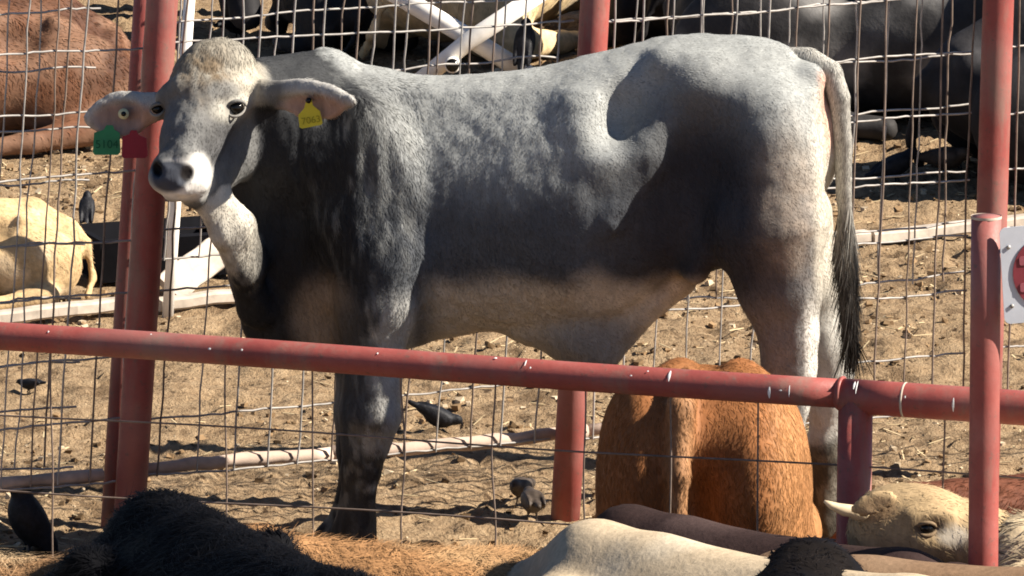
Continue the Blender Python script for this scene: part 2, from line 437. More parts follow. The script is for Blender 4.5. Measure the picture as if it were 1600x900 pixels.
for s, r in ((s1, .043), (s2, .041), (s3, .044)):
    o = fchild(tube('post', [fpos(s, z, -.03) for z in (-.2, .5, 1.0, 1.5, 1.95)], r, M['pipe'], sides=20))
post2 = fchild(tube('post', [A0+FD*(+.052+lean(0)*z)+FN*.25+np.array([0, 0, z]) for z in (-.2, .6, 1.2, 1.95)], .031, M['pipe'], sides=18))
post2['label'] = 'second darker post close behind the leftmost red post'
# bottom pole the mesh ends on
for a, bb in ((-1.2, s1-.06), (s1+.05, s2*.47), (s2*.47, s2+.08), (s2+.08, s3-.2)):
    pts = [fpos(s, .215+.004*math.sin(5*s)+random.uniform(-.004, .004), .04) for s in np.linspace(a, bb, 12)]
    o = fchild(tube('bottom_pole', pts, [.019+random.uniform(-.003, .003) for _ in pts], M['polewood'], sides=8))
def wire(pts, r=.0026, mat='wire', parent=None):
    o = tube('wire', pts, r, M[mat], sides=5, cap=False); fchild(o); return o
def panel(sa, sb, off, dv, dh, z0, z1, wav, seed, endjit=.0):
    r = random.Random(seed); ph = [r.uniform(0, 6) for _ in range(40)]
    def bend(s, z): return off+wav*.5*math.sin(5*s+3*z+ph[1])
    s = sa+dv*.4
    while s < sb:
        a, p, q = r.uniform(-.5, .5)*wav, r.uniform(0, 6), r.uniform(4, 9)
        pts = [fpos(s+.7*a*math.sin(q*z+p)+.25*a*math.sin(3.1*q*z+2*p)+.0016*r.gauss(0, 1), z, bend(s, z)) for z in np.linspace(z0, z1, 22)]
        wire(pts, .0031 if r.random() < .7 else .0026, 'wire' if r.random() < .7 else 'wire_rust')
        s += dv*(1+r.uniform(-.12, .12))
    z = z0
    while z < z1:
        a, p, q = r.uniform(.3, 1)*wav, r.uniform(0, 6), r.uniform(5, 10)
        ea, eb = sa-r.uniform(0, endjit), sb+r.uniform(-endjit, 0)
        dz = r.uniform(-.012, .012)
        pts = [fpos(ss, z+dz*(ss-sa)+.55*a*math.sin(.6*q*ss+p)+a*.35*math.sin(2.7*q*ss)+.0012*r.gauss(0, 1), bend(ss, z)+.005) for ss in np.linspace(ea, eb, 40)]
        wire(pts, .0032)
        z += dh*(1+r.uniform(-.08, .08))
panel(-1.0, s1-.005, .012, .088, .172, .20, 1.75, .008, 1, .01)
panel(-1.0, s1-.10, .16, .092, .155, .22, 1.75, .016, 2, .01)
panel(s1+.05, s2-.04, .012, .100, .172, .20, 1.75, .008, 3)
panel(s1+.06, s2-.05, .10, .104, .165, .78, 1.75, .014, 4)
panel(s2+.045, s3-.05, .012, .100, .172, .20, 1.75, .012, 5)
panel(s2+.05, s3-.015, .10, .104, .16, .55, 1.75, .016, 6)
panel(s3+.05, s3+.55, .012, .10, .172, .20, 1.75, .010, 7)

# ================================================================== front rail fence
pL = pix(0, 525, -1.12); ZR = pL[2]; pR = gnd(1337, 617, ZR)
RD = (pR-pL)/np.linalg.norm(pR-pL); RLEN = np.linalg.norm(pR-pL)
rail = tag(empty('rail_fence', (pR[0], pR[1], 0)), 'low red pipe rail fence with wide wire mesh crossing in front of the bull', 'fence')
def rchild(o): o.parent = rail; o.matrix_parent_inverse = Matrix.Translation(-Vector((pR[0], pR[1], 0))); return o
rchild(tube('rail', [pL+RD*s+np.array([0, 0, .002*math.sin(3*s)]) for s in np.linspace(-.5, RLEN-.02, 16)], .0358, M['pipe'], sides=24))
rr2 = rchild(tube('rail', [pL+RD*s+np.array([0, 0, -.004]) for s in np.linspace(RLEN-.035, RLEN+.9, 8)], .0425, M['pipe'], sides=24))
rchild(tube('weld', [pL+RD*(RLEN-.035+ds) for ds in (-.012, -.006, 0, .004)], [.036, .041, .0445, .0430], M['pipe'], sides=24))
rchild(tube('weld', [pL+RD*(RLEN+.125+ds)+np.array([0, 0, -.004]) for ds in (-.003, -.001, .001, .003)], [.0425, .0436, .0436, .0425], M['whitewood'], sides=24))
pb = pR+np.array([0, 0, 0]); rchild(tube('post', [(pb[0]-.006, pb[1], -.2), (pb[0]-.004, pb[1], .3), (pb[0], pb[1], ZR-.01)], .0425, M['pipe'], sides=24))
rr = random.Random(5)
def fw(pts, r=.0026): rchild(tube('wire', pts, r, M['wire_rust'], sides=5, cap=False))
for u in (-60, 82, 222, 362, 500, 642, 784, 925, 1057, 1190, 1342, 1470, 1600):
    if u == 222: continue
    s = (u/1337)*RLEN
    a = rr.uniform(0, .006)*(1 if u in (642, 784, 925) else .4); ph = rr.uniform(0, 6)
    fw([pL+RD*(s+a*math.sin(16*z+ph))+np.array([0, .0, -ZR+z]) for z in np.linspace(.02, ZR-.03, 18)])
for v0, v1 in ((646, 730), (764, 845), (880, 965)):
    q0 = pix(0, v0, pL[1]); q1 = pix(1337, v1, pR[1])
    fw([q0+(q1-q0)*t+np.array([0, -.006, .004*math.sin(9*t+v0)]) for t in np.linspace(-.2, 1.25, 40)])
# droppings on the rail
Vs, Fs = [], []; off = 0
for u in (85, 247, 345, 396, 608, 790, 838, 847, 1002, 1026, 1060, 1213, 1230, 1243, 1340, 1344, 1418, 1490):
    s = u/1337*RLEN; c = pL+RD*s; rad = .0365 if u < 1322 else .0435
    ang = rr.uniform(.15, 1.25); ln = rr.choice([.10, .14, .5, .8]); wd = rr.uniform(.0015, .0038)
    rows = []
    for t in np.linspace(0, 1, 6):
        a = ang-ln*t; ww = wd*math.sin(math.pi*(.15+.8*t))*(1+.4*t)
        for e in (-1, 0, 1):
            q = c+RD*e*ww+np.array([RD[1], -RD[0], 0])*math.cos(a)*(rad+.0012*(e == 0)+.0006)+np.array([0, 0, math.sin(a)*(rad+.0012*(e == 0)+.0006)])
            rows.append(q)
    Vs.append(np.array(rows)); 
    for r_ in range(5):
        for e in range(2): Fs.append([off+r_*3+e, off+r_*3+e+1, off+r_*3+e+4, off+r_*3+e+3])
    off += 18
rchild(tag(link('droppings', mesh_np('droppings', np.concatenate(Vs), np.array(Fs)), M['dropping']), kind='stuff'))

# ================================================================== near post with the sign
NY = -2.75
pt = pix(1541, 338, NY); pbm = pix(1536, 900, NY)
dirp = (pbm-pt)/(pt[2]-pbm[2]); base = pt+dirp*pt[2]
post = tag(empty('pipe_post', base), 'short red pipe post with open top standing nearest, at right', 'post')
def nchild(o, par=post, at=base): o.parent = par; o.matrix_parent_inverse = Matrix.Translation(-Vector(at)); return o
PR = 23.5/ppm(NY)
nchild(tube('pipe', [pt+dirp*t for t in np.linspace(0, pt[2]+.2, 8)], PR, M['pipe'], sides=28))
nchild(tube('top_rim', [pt+np.array([0, 0, h]) for h in (-.0045, -.002, .0015)], [PR*1.02, PR*1.03, PR*1.02], M['whitewood'], sides=28, cap=False))
sc = pix(1640, 425, NY-.03); k = 1/ppm(NY)
def rounded(wd, ht, r, n=5):
    P = []
    for cx, cy, a0 in ((1, 1, 0), (-1, 1, 90), (-1, -1, 180), (1, -1, 270)):
        for q in range(n+1):
            a = R(a0+90*q/n); P.append((cx*(wd/2-r)+r*math.cos(a), cy*(ht/2-r)+r*math.sin(a)))
    return P
def slab(name, poly, thick, mat, parent, M4, holes=None):
    n = len(poly); V = [(x, -thick/2, y) for x, y in poly]+[(x, thick/2, y) for x, y in poly]
    V = np.array(V); F = [np.arange(n)[None, :], np.arange(n)[::-1][None, :]+n]
    q = np.arange(n); q2 = (q+1) % n
    F.append(np.stack([q, q+n, q2+n, q2], 1))
    V = np.array([list(M4@Vector(x)) for x in V])
    o = link(name, mesh_np(name, V, F, False), mat)
    if parent is not None:
        o.parent = parent; o.matrix_parent_inverse = parent.matrix_basis.inverted()
    return o
sign = tag(empty('sign', sc), 'pale grey metal sign with a dark red oval fixed to the near post', 'sign')
M['sign'] = plain('sign_metal', (.50, .52, .57), .45, .4, .1, 12); M['signred'] = plain('sign_red', (.20, .028, .04), .5, .4, .3, 9)
M['signpink'] = plain('sign_pink', (.30, .08, .10), .5, .4, .25, 9)
SM = Matrix.Translation(Vector(sc))@Matrix.Rotation(R(-4), 4, 'Y')@Matrix.Rotation(R(6), 4, 'Z')
slab('board', rounded(150*k, 152*k, 10*k), .003, M['sign'], sign, SM)
slab('oval', [(58*k*math.cos(a), 60*k*math.sin(a)) for a in np.linspace(0, 6.2832, 40, endpoint=False)], .002, M['signred'], sign, SM@Matrix.Translation((0, -.0035, 0)))
for hgt in (22, -20):
    slab('stripe', rounded(94*k if hgt > 0 else 96*k, 14*k, 3*k), .002, M['signpink'], sign, SM@Matrix.Translation((0, -.0056, hgt*k)))
for hgt in (45, -48):
    nn_ = SM@Vector((-62*k, -.001, hgt*k))
    o = tube('bolt', [nn_+Vector((0, -.004, 0)), nn_+Vector((0, .03, 0))], .005, M['wire']); o.parent = sign; o.matrix_parent_inverse = sign.matrix_basis.inverted()
#==SPLIT==
# ================================================================== the grey bull
BS = SPX
def b3(u, v, wpx=0.0): return pix(u, v, wpx/BS)
B = Body()
# ears (cupped leaves), before the rest so that only they are hollowed
p = 1/BS
def ear(base, tip, hh, up, cupu):
    base, tip = np.asarray(base), np.asarray(tip)
    ax = tip-base; L = np.linalg.norm(ax); ax /= L
    c = base+ax*L*.56
    u_ = np.asarray(up, float); u_ -= (u_@ax)*ax; u_ /= np.linalg.norm(u_); n_ = np.cross(ax, u_)
    if n_[1] > 0: n_ = -n_
    Rm = np.stack([ax, n_, u_], 1)
    B.ell(c, (L*.37, 14*p, hh*p), .02, rot=Rm)
    B.ell(c+ax*L*.18+n_*2*p+u_*4*p, (L*.30, 9*p, hh*.5*p), .02, rot=Rm)
    B.ell(c-ax*L*.30+u_*4*p, (L*.26, 14*p, hh*.6*p), .02, rot=Rm)
    B.ell(c+n_*16*p+u_*cupu*p+ax*.02*L, (L*.36, 15*p, (hh-8)*p), .006, op=-1, rot=Rm)
    B.rc(base-ax*14*p, base+ax*.16*L, 22*p, 15*p, .03)
ear(b3(404, 148, -122), b3(551, 160, -240), 33, (0.0, -.35, 1), -8)
ear(b3(258, 166, -98), b3(136, 190, -62), 38, (0.15, .05, 1), -5)
st = np.array([  # u, top, bottom, half width, narrowing of the top
 [385, 265, 500, 48, .1], [420, 200, 528, 80, .3], [470, 135, 546, 104, .55], [508, 90, 552, 120, .75], [560, 101, 554, 134, .66],
 [620, 112, 548, 136, .55], [680, 118, 530, 134, .45], [740, 118, 516, 143, .38], [800, 114, 512, 153, .32], [860, 104, 512, 160, .26],
 [905, 92, 510, 160, .20], [945, 83, 505, 146, .10], [990, 71, 486, 130, .04], [1040, 61, 450, 124, .04], [1100, 56, 425, 122, .12],
 [1160, 59, 410, 126, .2], [1215, 70, 390, 118, .26], [1252, 92, 360, 88, .25], [1274, 130, 320, 52, .1]])
tx = np.array([b3(u, 300)[0] for u in st[:, 0]]); tz1 = np.array([b3(u, t)[2] for u, t in zip(st[:, 0], st[:, 1])])
tz0 = np.array([b3(u, t)[2] for u, t in zip(st[:, 0], st[:, 2])]); tw = st[:, 3]/BS; tn = st[:, 4]
xf = np.linspace(tx[0], tx[-1], 240)
def sm(a):
    y = np.interp(xf, tx, a); k_ = np.hanning(15); k_ /= k_.sum()
    return np.convolve(np.pad(y, 7, 'edge'), k_, 'valid')
T1, T0, TW, TN = sm(tz1), sm(tz0), sm(tw), sm(tn)
def torso(X, Y, Z):
    xc = np.clip(X, xf[0], xf[-1])
    a1, a0, aw, an = [np.interp(xc, xf, q) for q in (T1, T0, TW, TN)]
    zc = (a1+a0)/2; H = (a1-a0)/2; n = np.clip((Z-zc)/H, -1.2, 1.2)
    wd = aw*(1-an*np.clip(n, 0, 1)**1.3*.75-.22*np.clip(-n, 0, 1)**2)
    q = (np.abs(n)**2.05+np.abs(Y/np.maximum(wd, .01))**2.05)**(1/2.05)
    d = (q-1)*np.minimum(H, wd)*.9
    dx = X-xc
    return np.sqrt(np.maximum(d, 0)**2+dx**2)+np.minimum(d, 0)
B.fn(torso, (xf[0]-.02, -.3, T0.min()), (xf[-1]+.02, .3, T1.max()), .05)
p = 1/BS
def wsurf(u, v, sg=-1):                                   # depth (px) of the barrel's surface at an image point
    y = 0.0
    for _ in range(6):
        q = pix(u, v, y); a1, a0, aw, an = [float(np.interp(q[0], xf, r_)) for r_ in (T1, T0, TW, TN)]
        zc = (a1+a0)/2; H = (a1-a0)/2; n = max(-.98, min(.98, (q[2]-zc)/H))
        wd = aw*(1-an*max(n, 0)**1.3*.75-.22*max(-n, 0)**2)
        y = sg*wd*(1-abs(n)**2.05)**(1/2.05)
    return y*BS
def on(u, v, sg, sink): return b3(u, v, wsurf(u, v, sg)-sg*sink)
for sg in (-1, 1):
    W = sg
    # shoulder and upper arm
    B.ell(b3(572, 300, W*104), (74*p, 44*p, 165*p), .07, rot=Matrix.Rotation(R(-10), 3, 'Y'))
    B.rc(b3(604, 410, W*112), b3(545, 350, W*108), 52*p, 46*p, .07)
    # thigh, hook bone, pin bone
    B.ell(b3(1196, 300, W*96), (84*p, 74*p, 150*p), .06, rot=Matrix.Rotation(R(6), 3, 'Y'))
    B.rc(on(1040, 104, W, 8), on(1095, 125, W, 20), 22*p, 34*p, .05)
    B.rc(on(1095, 150, W, 26), on(1195, 190, W, 20), 40*p, 52*p, .08)
    B.rc(b3(1260, 126, W*40), b3(1242, 170, W*50), 24*p, 34*p, .035)
    B.rc(b3(1130, 330, W*108), b3(1085, 425, W*80), 32*p, 18*p, .05)     # stifle and flank skin
    # flank hollow in front of the hook bone, fold behind it
    B.ell(on(976, 170, W, -42), (50*p, 70*p, 88*p), .04, op=-1, rot=Matrix.Rotation(R(26), 3, 'Y'))
    B.ell(on(1075, 300, W, -40), (48*p, 56*p, 130*p), .07, op=-1, rot=Matrix.Rotation(R(10), 3, 'Y'))
    B.rc(on(1058, 165, W, 34), on(1005, 250, W, 18), 12*p, 18*p, .07); B.rc(on(1005, 250, W, 18), on(950, 345, W, 12), 18*p, 16*p, .06)
    B.rc(on(893, 175, W, 26), on(938, 258, W, 16), 18*p, 18*p, .08)      # last rib
# front legs
B.chain([(b3(588, 400, -108), 66*p), (b3(590, 470, -112), 56*p), (b3(584, 590, -108), 42*p)], .05)
B.chain([(b3(581, 600, -108), 41*p), (b3(579, 645, -110), 45*p), (b3(572, 690, -106), 34*p), (b3(564, 735, -104), 28*p), (b3(557, 812, -102), 28*p), (b3(552, 845, -102), 34*p), (b3(544, 868, -104), 30*p)], .03)
B.rc(b3(540, 878, -106), b3(530, 895, -108), 34*p, 38*p, .02)
B.chain([(b3(550, 400, 100), 62*p), (b3(556, 480, 100), 50*p), (b3(564, 585, 98), 36*p), (b3(562, 640, 96), 37*p), (b3(556, 700, 94), 26*p), (b3(552, 780, 92), 24*p), (b3(547, 812, 92), 30*p), (b3(537, 836, 92), 28*p)], .035)
B.rc(b3(520, 844, 92), b3(512, 858, 92), 33*p, 37*p, .02)
# hind legs
B.chain([(b3(1200, 360, -96), 92*p), (b3(1213, 440, -98), 64*p), (b3(1226, 520, -98), 43*p), (b3(1228, 566, -98), 37*p), (b3(1226, 610, -98), 31*p), (b3(1224, 680, -98), 26*p), (b3(1222, 790, -98), 25*p), (b3(1220, 830, -98), 31*p), (b3(1208, 862, -100), 29*p)], .035)
B.rc(b3(1236, 500, -98), b3(1250, 572, -98), 20*p, 19*p, .03)
B.rc(b3(1200, 876, -100), b3(1190, 894, -102), 33*p, 37*p, .02)
B.chain([(b3(1215, 360, 96), 88*p), (b3(1250, 440, 96), 58*p), (b3(1281, 530, 92), 37*p), (b3(1291, 568, 92), 34*p), (b3(1288, 610, 92), 29*p), (b3(1284, 680, 92), 25*p), (b3(1284, 760, 92), 24*p), (b3(1283, 796, 92), 30*p), (b3(1274, 822, 90), 28*p)], .035)
B.rc(b3(1290, 505, 92), b3(1306, 575, 92), 17*p, 17*p, .03)
B.rc(b3(1266, 834, 90), b3(1256, 850, 90), 32*p, 36*p, .02)
# sheath, brisket
B.chain([(b3(840, 500, 0), 30*p), (b3(900, 520, 0), 34*p), (b3(938, 540, 0), 28*p)], .08)
B.rc(b3(970, 505, 0), b3(1050, 440, 0), 28*p, 26*p, .05)
B.chain([(b3(425, 440, -10), 52*p), (b3(450, 500, 0), 46*p), (b3(540, 520, 0), 45*p)], .08)
# neck and crest
B.chain([(b3(540, 250, 0), 128*p), (b3(458, 215, -25), 106*p), (b3(398, 175, -50), 70*p)], .06)
B.chain([(b3(508, 120, 0), 34*p), (b3(455, 150, -15), 50*p), (b3(405, 150, -40), 46*p)], .06)
# dewlap
B.chain([(b3(316, 312, -190), 13*p), (b3(346, 366, -176), 14*p), (b3(378, 424, -130), 18*p), (b3(402, 480, -60), 34*p)], .03)
B.chain([(b3(345, 312, -176), 18*p), (b3(372, 350, -158), 20*p), (b3(394, 410, -112), 26*p)], .05)
B.chain([(b3(398, 270, -50), 46*p), (b3(408, 360, -45), 46*p)], .06)
# head
HR = np.array([[.93, -.36, 0], [.36, .93, 0], [0, 0, 1]])           # across the face, to the right and away
B.ell(b3(333, 122, -108), (66*p, 46*p, 52*p), .045, rot=HR)          # forehead
B.ell(b3(342, 88, -92), (44*p, 34*p, 25*p), .05)                    # poll
B.chain([(b3(312, 168, -138), 50*p), (b3(296, 215, -178), 38*p), (b3(283, 256, -216), 36*p)], .05)
B.chain([(b3(330, 165, -128), 50*p), (b3(306, 220, -168), 34*p)], .05)
B.ell(b3(281, 276, -228), (47*p, 34*p, 33*p), .035, rot=HR)         # muzzle
B.rc(b3(254, 262, -238), b3(248, 280, -236), 15*p, 14*p, .02); B.rc(b3(306, 262, -232), b3(310, 284, -222), 17*p, 17*p, .02)
B.chain([(b3(366, 185, -84), 46*p), (b3(358, 232, -108), 40*p), (b3(326, 274, -160), 28*p)], .045)   # cheek
B.chain([(b3(352, 256, -122), 30*p), (b3(300, 302, -200), 19*p)], .04)
B.rc(b3(386, 140, -112), b3(346, 136, -156), 17*p, 16*p, .022)      # brows
B.rc(b3(258, 152, -128), b3(282, 138, -154), 15*p, 15*p, .022)
B.rc(b3(352, 190, -146), b3(330, 205, -160), 12*p, 8*p, .03)
B.chain([(b3(322, 150, -160), 12*p), (b3(305, 200, -206), 10*p), (b3(292, 240, -238), 10*p)], .04)     # nose bone
B.rc(b3(374, 190, -118), b3(344, 262, -160), 10*p, 8*p, .03)                                          # cheek muscle edge
B.rc(b3(268, 306, -236), b3(312, 303, -206), 9*p, 8*p, .014)                                          # lower lip
B.ell(b3(367, 166, -140), (22*p, 18*p, 16*p), .02)
B.ell(b3(292, 275, -268), (7*p, 14*p, 13*p), .012, op=-1, rot=Matrix.Rotation(R(40), 3, 'Y'))   # nostrils
B.ell(b3(247, 266, -246), (8*p, 14*p, 12*p), .012, op=-1, rot=Matrix.Rotation(R(-35), 3, 'Y'))
# grid: finer round the head
def seg(a, b_, h): return list(np.arange(a, b_, h))
xh = b3(565, 0)[0]; zh = b3(0, 345, -60)[2]
X = seg(b3(120, 0)[0], xh, .0058)+seg(xh, b3(1355, 0)[0], .0105)
Yy = seg(-.52, -.09, .0068)+seg(-.09, .33, .0105)
Z = seg(-.04, zh, .0105)+seg(zh, b3(0, 30, 0)[2], .0062)
V, F = B.mesh(X, Yy, Z)
V = smooth_np(V, F, 2, .5)
def stance(V):                                            # hind end a little nearer than the front
    V = V.copy(); dy = -.15*np.maximum(V[:, 0]-b3(520, 300)[0], 0); V[:, 1] += dy; V[:, 2] -= dy*math.tan(PITCH)*sst(.25, .75, V[:, 2]); return V
V = stance(V).astype(np.float32)
nn0, _ = vnormals(V, F); hu0, hv0 = proj(V); hd0 = sst(410, 380, hu0)*sst(340, 310, hv0)
V = V+nn0*((fbm(V, 9, 3, 91)-.5)*.016*(1-hd0)+(fbm(V, 34, 3, 92)-.5)*.0075*hd0+(fbm(V, (50, 50, 14), 2, 93)-.5)*.004+(fbm(V, (34, 34, 3.5), 2, 94)-.5)*.014*sst(420, 470, hu0)*sst(700, 640, hu0)*sst(110, 160, hv0)*sst(430, 360, hv0)*(nn0[:, 1] < 0))[:, None]   # loose skin and folds
V = V.astype(np.float32)
BU, BV = [q.astype(np.float32) for q in proj(V)]
# colour of the coat, with some light and shade painted in
def lerp(c, t, c2): t = np.clip(t, 0, 1)[:, None]; return c*(1-t)+np.asarray(c2)[None, :]*t
def blob(u0, v0, ru, rv, soft=.5): return 1-sst(1-soft, 1+soft, np.sqrt(((BU-u0)/ru)**2+((BV-v0)/rv)**2))
n_a = fbm(V, (9, 9, 3), 3, 3); n_b = fbm(V, (60, 60, 12), 2, 8); n_c = fbm(V, 22, 3, 12)
C = np.tile(np.array([.295, .302, .292]), (len(V), 1))
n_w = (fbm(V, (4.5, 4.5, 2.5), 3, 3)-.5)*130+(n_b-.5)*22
side = sst(215, 360, BV+n_w)                                       # lower side darker grey, form shade painted into the coat
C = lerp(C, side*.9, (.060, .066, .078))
C = lerp(C, blob(1100, 360, 130, 220, .5)*np.clip(.8+.5*n_a, 0, 1), (.034, .036, .043))      # dark thigh coat, deepened to hold its form shade
C = lerp(C, blob(1235, 330, 50, 120, .6)*.5*n_c*1.6, (.40, .31, .23))
shoulder = sst(690, 545, BU+n_w*.9)*sst(95, 165, BV+(n_b-.5)*50)
C = lerp(C, shoulder*.97, (.017, .018, .021)); C = lerp(C, sst(14, -14, BU-(502+(BV-85)*1.15)+(n_b-.5)*40)*sst(190, 150, BV)*.93, (.021, .022, .025))  # dark neck and shoulder coat, deepened for the shade there
stre = sst(.50, .66, n_b)*blob(590, 250, 90, 175, .5); C = lerp(C, stre*.7, (.21, .213, .205))  # pale hair streaks on the shoulder
C = lerp(C, sst(475, 415, BU+n_w*.2)*sst(100, 180, BV)*.5, (.028, .028, .03))
belly = sst(415, 470, BV+(n_a-.5)*60)*sst(640, 700, BU)*sst(1130, 1080, BU)
C = lerp(C, belly*.95, (.66, .57, .44)); C = lerp(C, blob(930, 545, 85, 50, .5)*.75, (.26, .24, .22))
C = lerp(C, blob(505, 500, 45, 60, .5)*.8, (.33, .26, .2))
leg = sst(440, 500, BV)*sst(660, 640, BU)*sst(500, 540, BU); C = lerp(C, leg*.85, (.05, .05, .052))
C = lerp(C, leg*sst(566, 606, BU+(n_b-.5)*50+np.maximum(BV-560, 0)*.17)*.9, (.46, .45, .42)); C = lerp(C, leg*sst(545, 530, BU+np.maximum(BV-560, 0)*.1)*sst(560, 600, BV)*.7, (.25, .245, .23))  # sunlit right part of the foreleg painted pale
hleg = sst(430, 520, BV)*sst(1130, 1160, BU); C = lerp(C, hleg*.55, (.27, .25, .23)); C = lerp(C, hleg*sst(1250, 1264, BU)*.85, (.62, .59, .53))
C = lerp(C, sst(672, 745, BV+(n_c-.5)*210)*.92, (.030, .024, .019))            # mud on the lower legs
C = lerp(C, sst(1150, 1180, BU)*sst(655, 705, BV+(n_c-.5)*90)*.9, (.05, .042, .032))
C = lerp(C, sst(640, 700, BV+(n_c-.5)*60)*sst(.55, .65, n_c)*.5, (.22, .19, .15))
C = lerp(C, sst(1262, 1285, BU)*sst(120, 160, BV)*sst(520, 420, BV)*.75, (.58, .52, .42))    # pale rear edge of the thigh
C = lerp(C, sst(1272, 1282, BU+(BV-115)*-.10)*sst(105, 120, BV)*sst(260, 210, BV)*.8, (.56, .33, .25))     # bare pink skin beside the tail
# face
def dcap(a, b_, ra, rb):
    d = b_-a; t_ = np.clip(((V-a)@d)/(d@d), 0, 1); return np.linalg.norm(V-a-t_[:, None]*d, axis=1)-(ra+(rb-ra)*t_)
def dmin(pts): return np.min([dcap(np.asarray(a_), np.asarray(b_), ra, rb) for (a_, ra), (b_, rb) in zip(pts[:-1], pts[1:])], 0)
d_head = np.minimum.reduce([dmin([(b3(366, 185, -84), 46*p), (b3(358, 232, -108), 40*p), (b3(326, 274, -160), 28*p)]), dmin([(b3(352, 256, -122), 30*p), (b3(300, 302, -200), 19*p)]), dmin([(b3(312, 168, -138), 50*p), (b3(283, 256, -216), 36*p)]), dmin([(b3(372, 120, -100), 40*p), (b3(300, 122, -120), 44*p)]), dmin([(b3(342, 90, -92), 36*p), (b3(281, 276, -228), 40*p)])])
d_neck = np.minimum.reduce([dmin([(b3(540, 250, 0), 128*p), (b3(458, 215, -25), 106*p), (b3(398, 175, -50), 70*p)]), dmin([(b3(398, 270, -50), 46*p), (b3(408, 360, -45), 46*p)]), dmin([(b3(455, 150, -15), 50*p), (b3(405, 150, -40), 46*p)])])
d_dew = np.minimum(dmin([(b3(316, 312, -190), 13*p), (b3(346, 366, -176), 14*p), (b3(378, 424, -130), 18*p), (b3(402, 480, -60), 34*p)]), dmin([(b3(345, 312, -176), 18*p), (b3(372, 350, -158), 20*p), (b3(394, 410, -112), 26*p)]))
head = sst(.010, -.010, d_head-d_neck)*sst(440, 425, BU)*sst(.008, -.008, d_head-d_dew)*sst(340, 320, BV)
C = lerp(C, head, (.135, .134, .13)); 
C = lerp(C, head*blob(340, 85, 75, 60, .8), (.27, .245, .20)); C = lerp(C, head*blob(322, 120, 40, 50, .6)*np.clip(2.2*(n_b-.25), 0, 1), (.17, .125, .08))
C = lerp(C, head*blob(305, 190, 24, 50, .7)*.5, (.20, .197, .187)); C = lerp(C, head*blob(258, 190, 22, 55, .6)*.7, (.11, .11, .115))  # shaded left side of the face painted darker
C = lerp(C, head*blob(345, 225, 34, 40, .6)*.8, (.075, .075, .08)); C = lerp(C, head*blob(330, 185, 18, 45, .7)*.6, (.09, .088, .085)); C = lerp(C, head*blob(390, 130, 22, 40, .6)*.7, (.48, .43, .34))  # sunlit strip down the head's right edge painted cream
C = lerp(C, head*np.maximum(blob(356, 172, 26, 17, .5), blob(374, 156, 16, 9, .5))*.85, (.40, .38, .33)); C = lerp(C, head*blob(369, 167, 14, 8, .4), (.05, .04, .035))
C = lerp(C, head*blob(350, 140, 28, 13, .5)*.7, (.17, .17, .165))
muz = head*np.maximum(blob(283, 282, 46, 33, .25), blob(308, 276, 22, 34, .35)); C = lerp(C, muz, (.78, .75, .70))
pad = np.maximum(blob(265, 278, 30, 23, .2), blob(266, 264, 30, 13, .25))*head; C = lerp(C, pad, (.06, .065, .08))
C = lerp(C, head*blob(292, 270, 11, 14, .3), (.015, .012, .012)); C = lerp(C, head*blob(246, 262, 8, 12, .3), (.02, .018, .018))
dewm = sst(.03, -.005, d_dew-d_neck)*sst(.006, -.006, d_dew-d_head)*sst(460, 385, BV+(n_b-.5)*60)*sst(415, 385, BU); C = lerp(C, dewm, np.array([.52, .48, .405])); C = lerp(C, dewm*sst(.5, .7, n_c)*.5, (.33, .31, .28))    # pale throat and dewlap
earR = sst(420, 460, BU)*sst(560, 552, BU)*sst(212, 206, BV)*sst(118, 124, BV)*sst(0, 5, -V[:, 1]*BS-(118+(BU-404)*.55))
Nb, _ = vnormals(V, F)
earm = np.maximum(earR, sst(250, 240, BU)*sst(240, 225, BV))
C = lerp(C, earm*.95, (.40, .385, .36)); inner = earm*sst(-.2, -.5, Nb[:, 1])*np.maximum(blob(488, 172, 56, 25, .25), blob(197, 188, 52, 28, .3))
C = lerp(C, inner, (.36, .235, .19))
C = C*(.93+.14*fbm(V, 45, 2, 21))[:, None]
C = np.clip(C, .008, .9).astype(np.float32)
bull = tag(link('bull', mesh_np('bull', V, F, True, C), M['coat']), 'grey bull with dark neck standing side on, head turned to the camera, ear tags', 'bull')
def bflow(P, nn):
    u, v = proj(P); f = np.tile(np.array([.35, 0, -1.0]), (len(P), 1))
    f[u > 900] = (.75, 0, -.65); f[v < 140] = (1, 0, -.25)
    hd = (u < 410) & (v < 320); f[hd] = (0, -.3, -1.); return f
def blen(P):
    u, v = proj(P); L = np.full(len(P), .009)
    L = L+.010*((u > 470) & (u < 660) & (v > 120) & (v < 400))+.006*np.clip((150-v)/60, 0, 1)*((u > 270) & (u < 400)); L[(u < 300) & (v > 245) & (v < 330)] = .004
    L[(u < 405) & (v > 115) & (v < 330)] *= .6; L[((u > 425) & (u < 560) & (v > 125) & (v < 215) & (P[:, 1] < -.12))] *= .5
    return L
wg = np.where(Nb[:, 1] < .25, 1.0, .12)*np.where((BU < 330) & (BV > 243) & (BV < 312), .02, 1.0)*np.where(blob(366, 166, 16, 14, .2) > .1, 0.0, 1.0)
wg = wg*np.where(inner > .5, .15, 1)
hm = hair_mesh('coat_hair', V, F, C, 150000, blen, bflow, width=.0020, lift=.14, curl=.12, var=.16, wgt=wg, seed=4, clump=.45)
tag(link('coat_hair', hm, M['fur'], bull), kind='stuff')
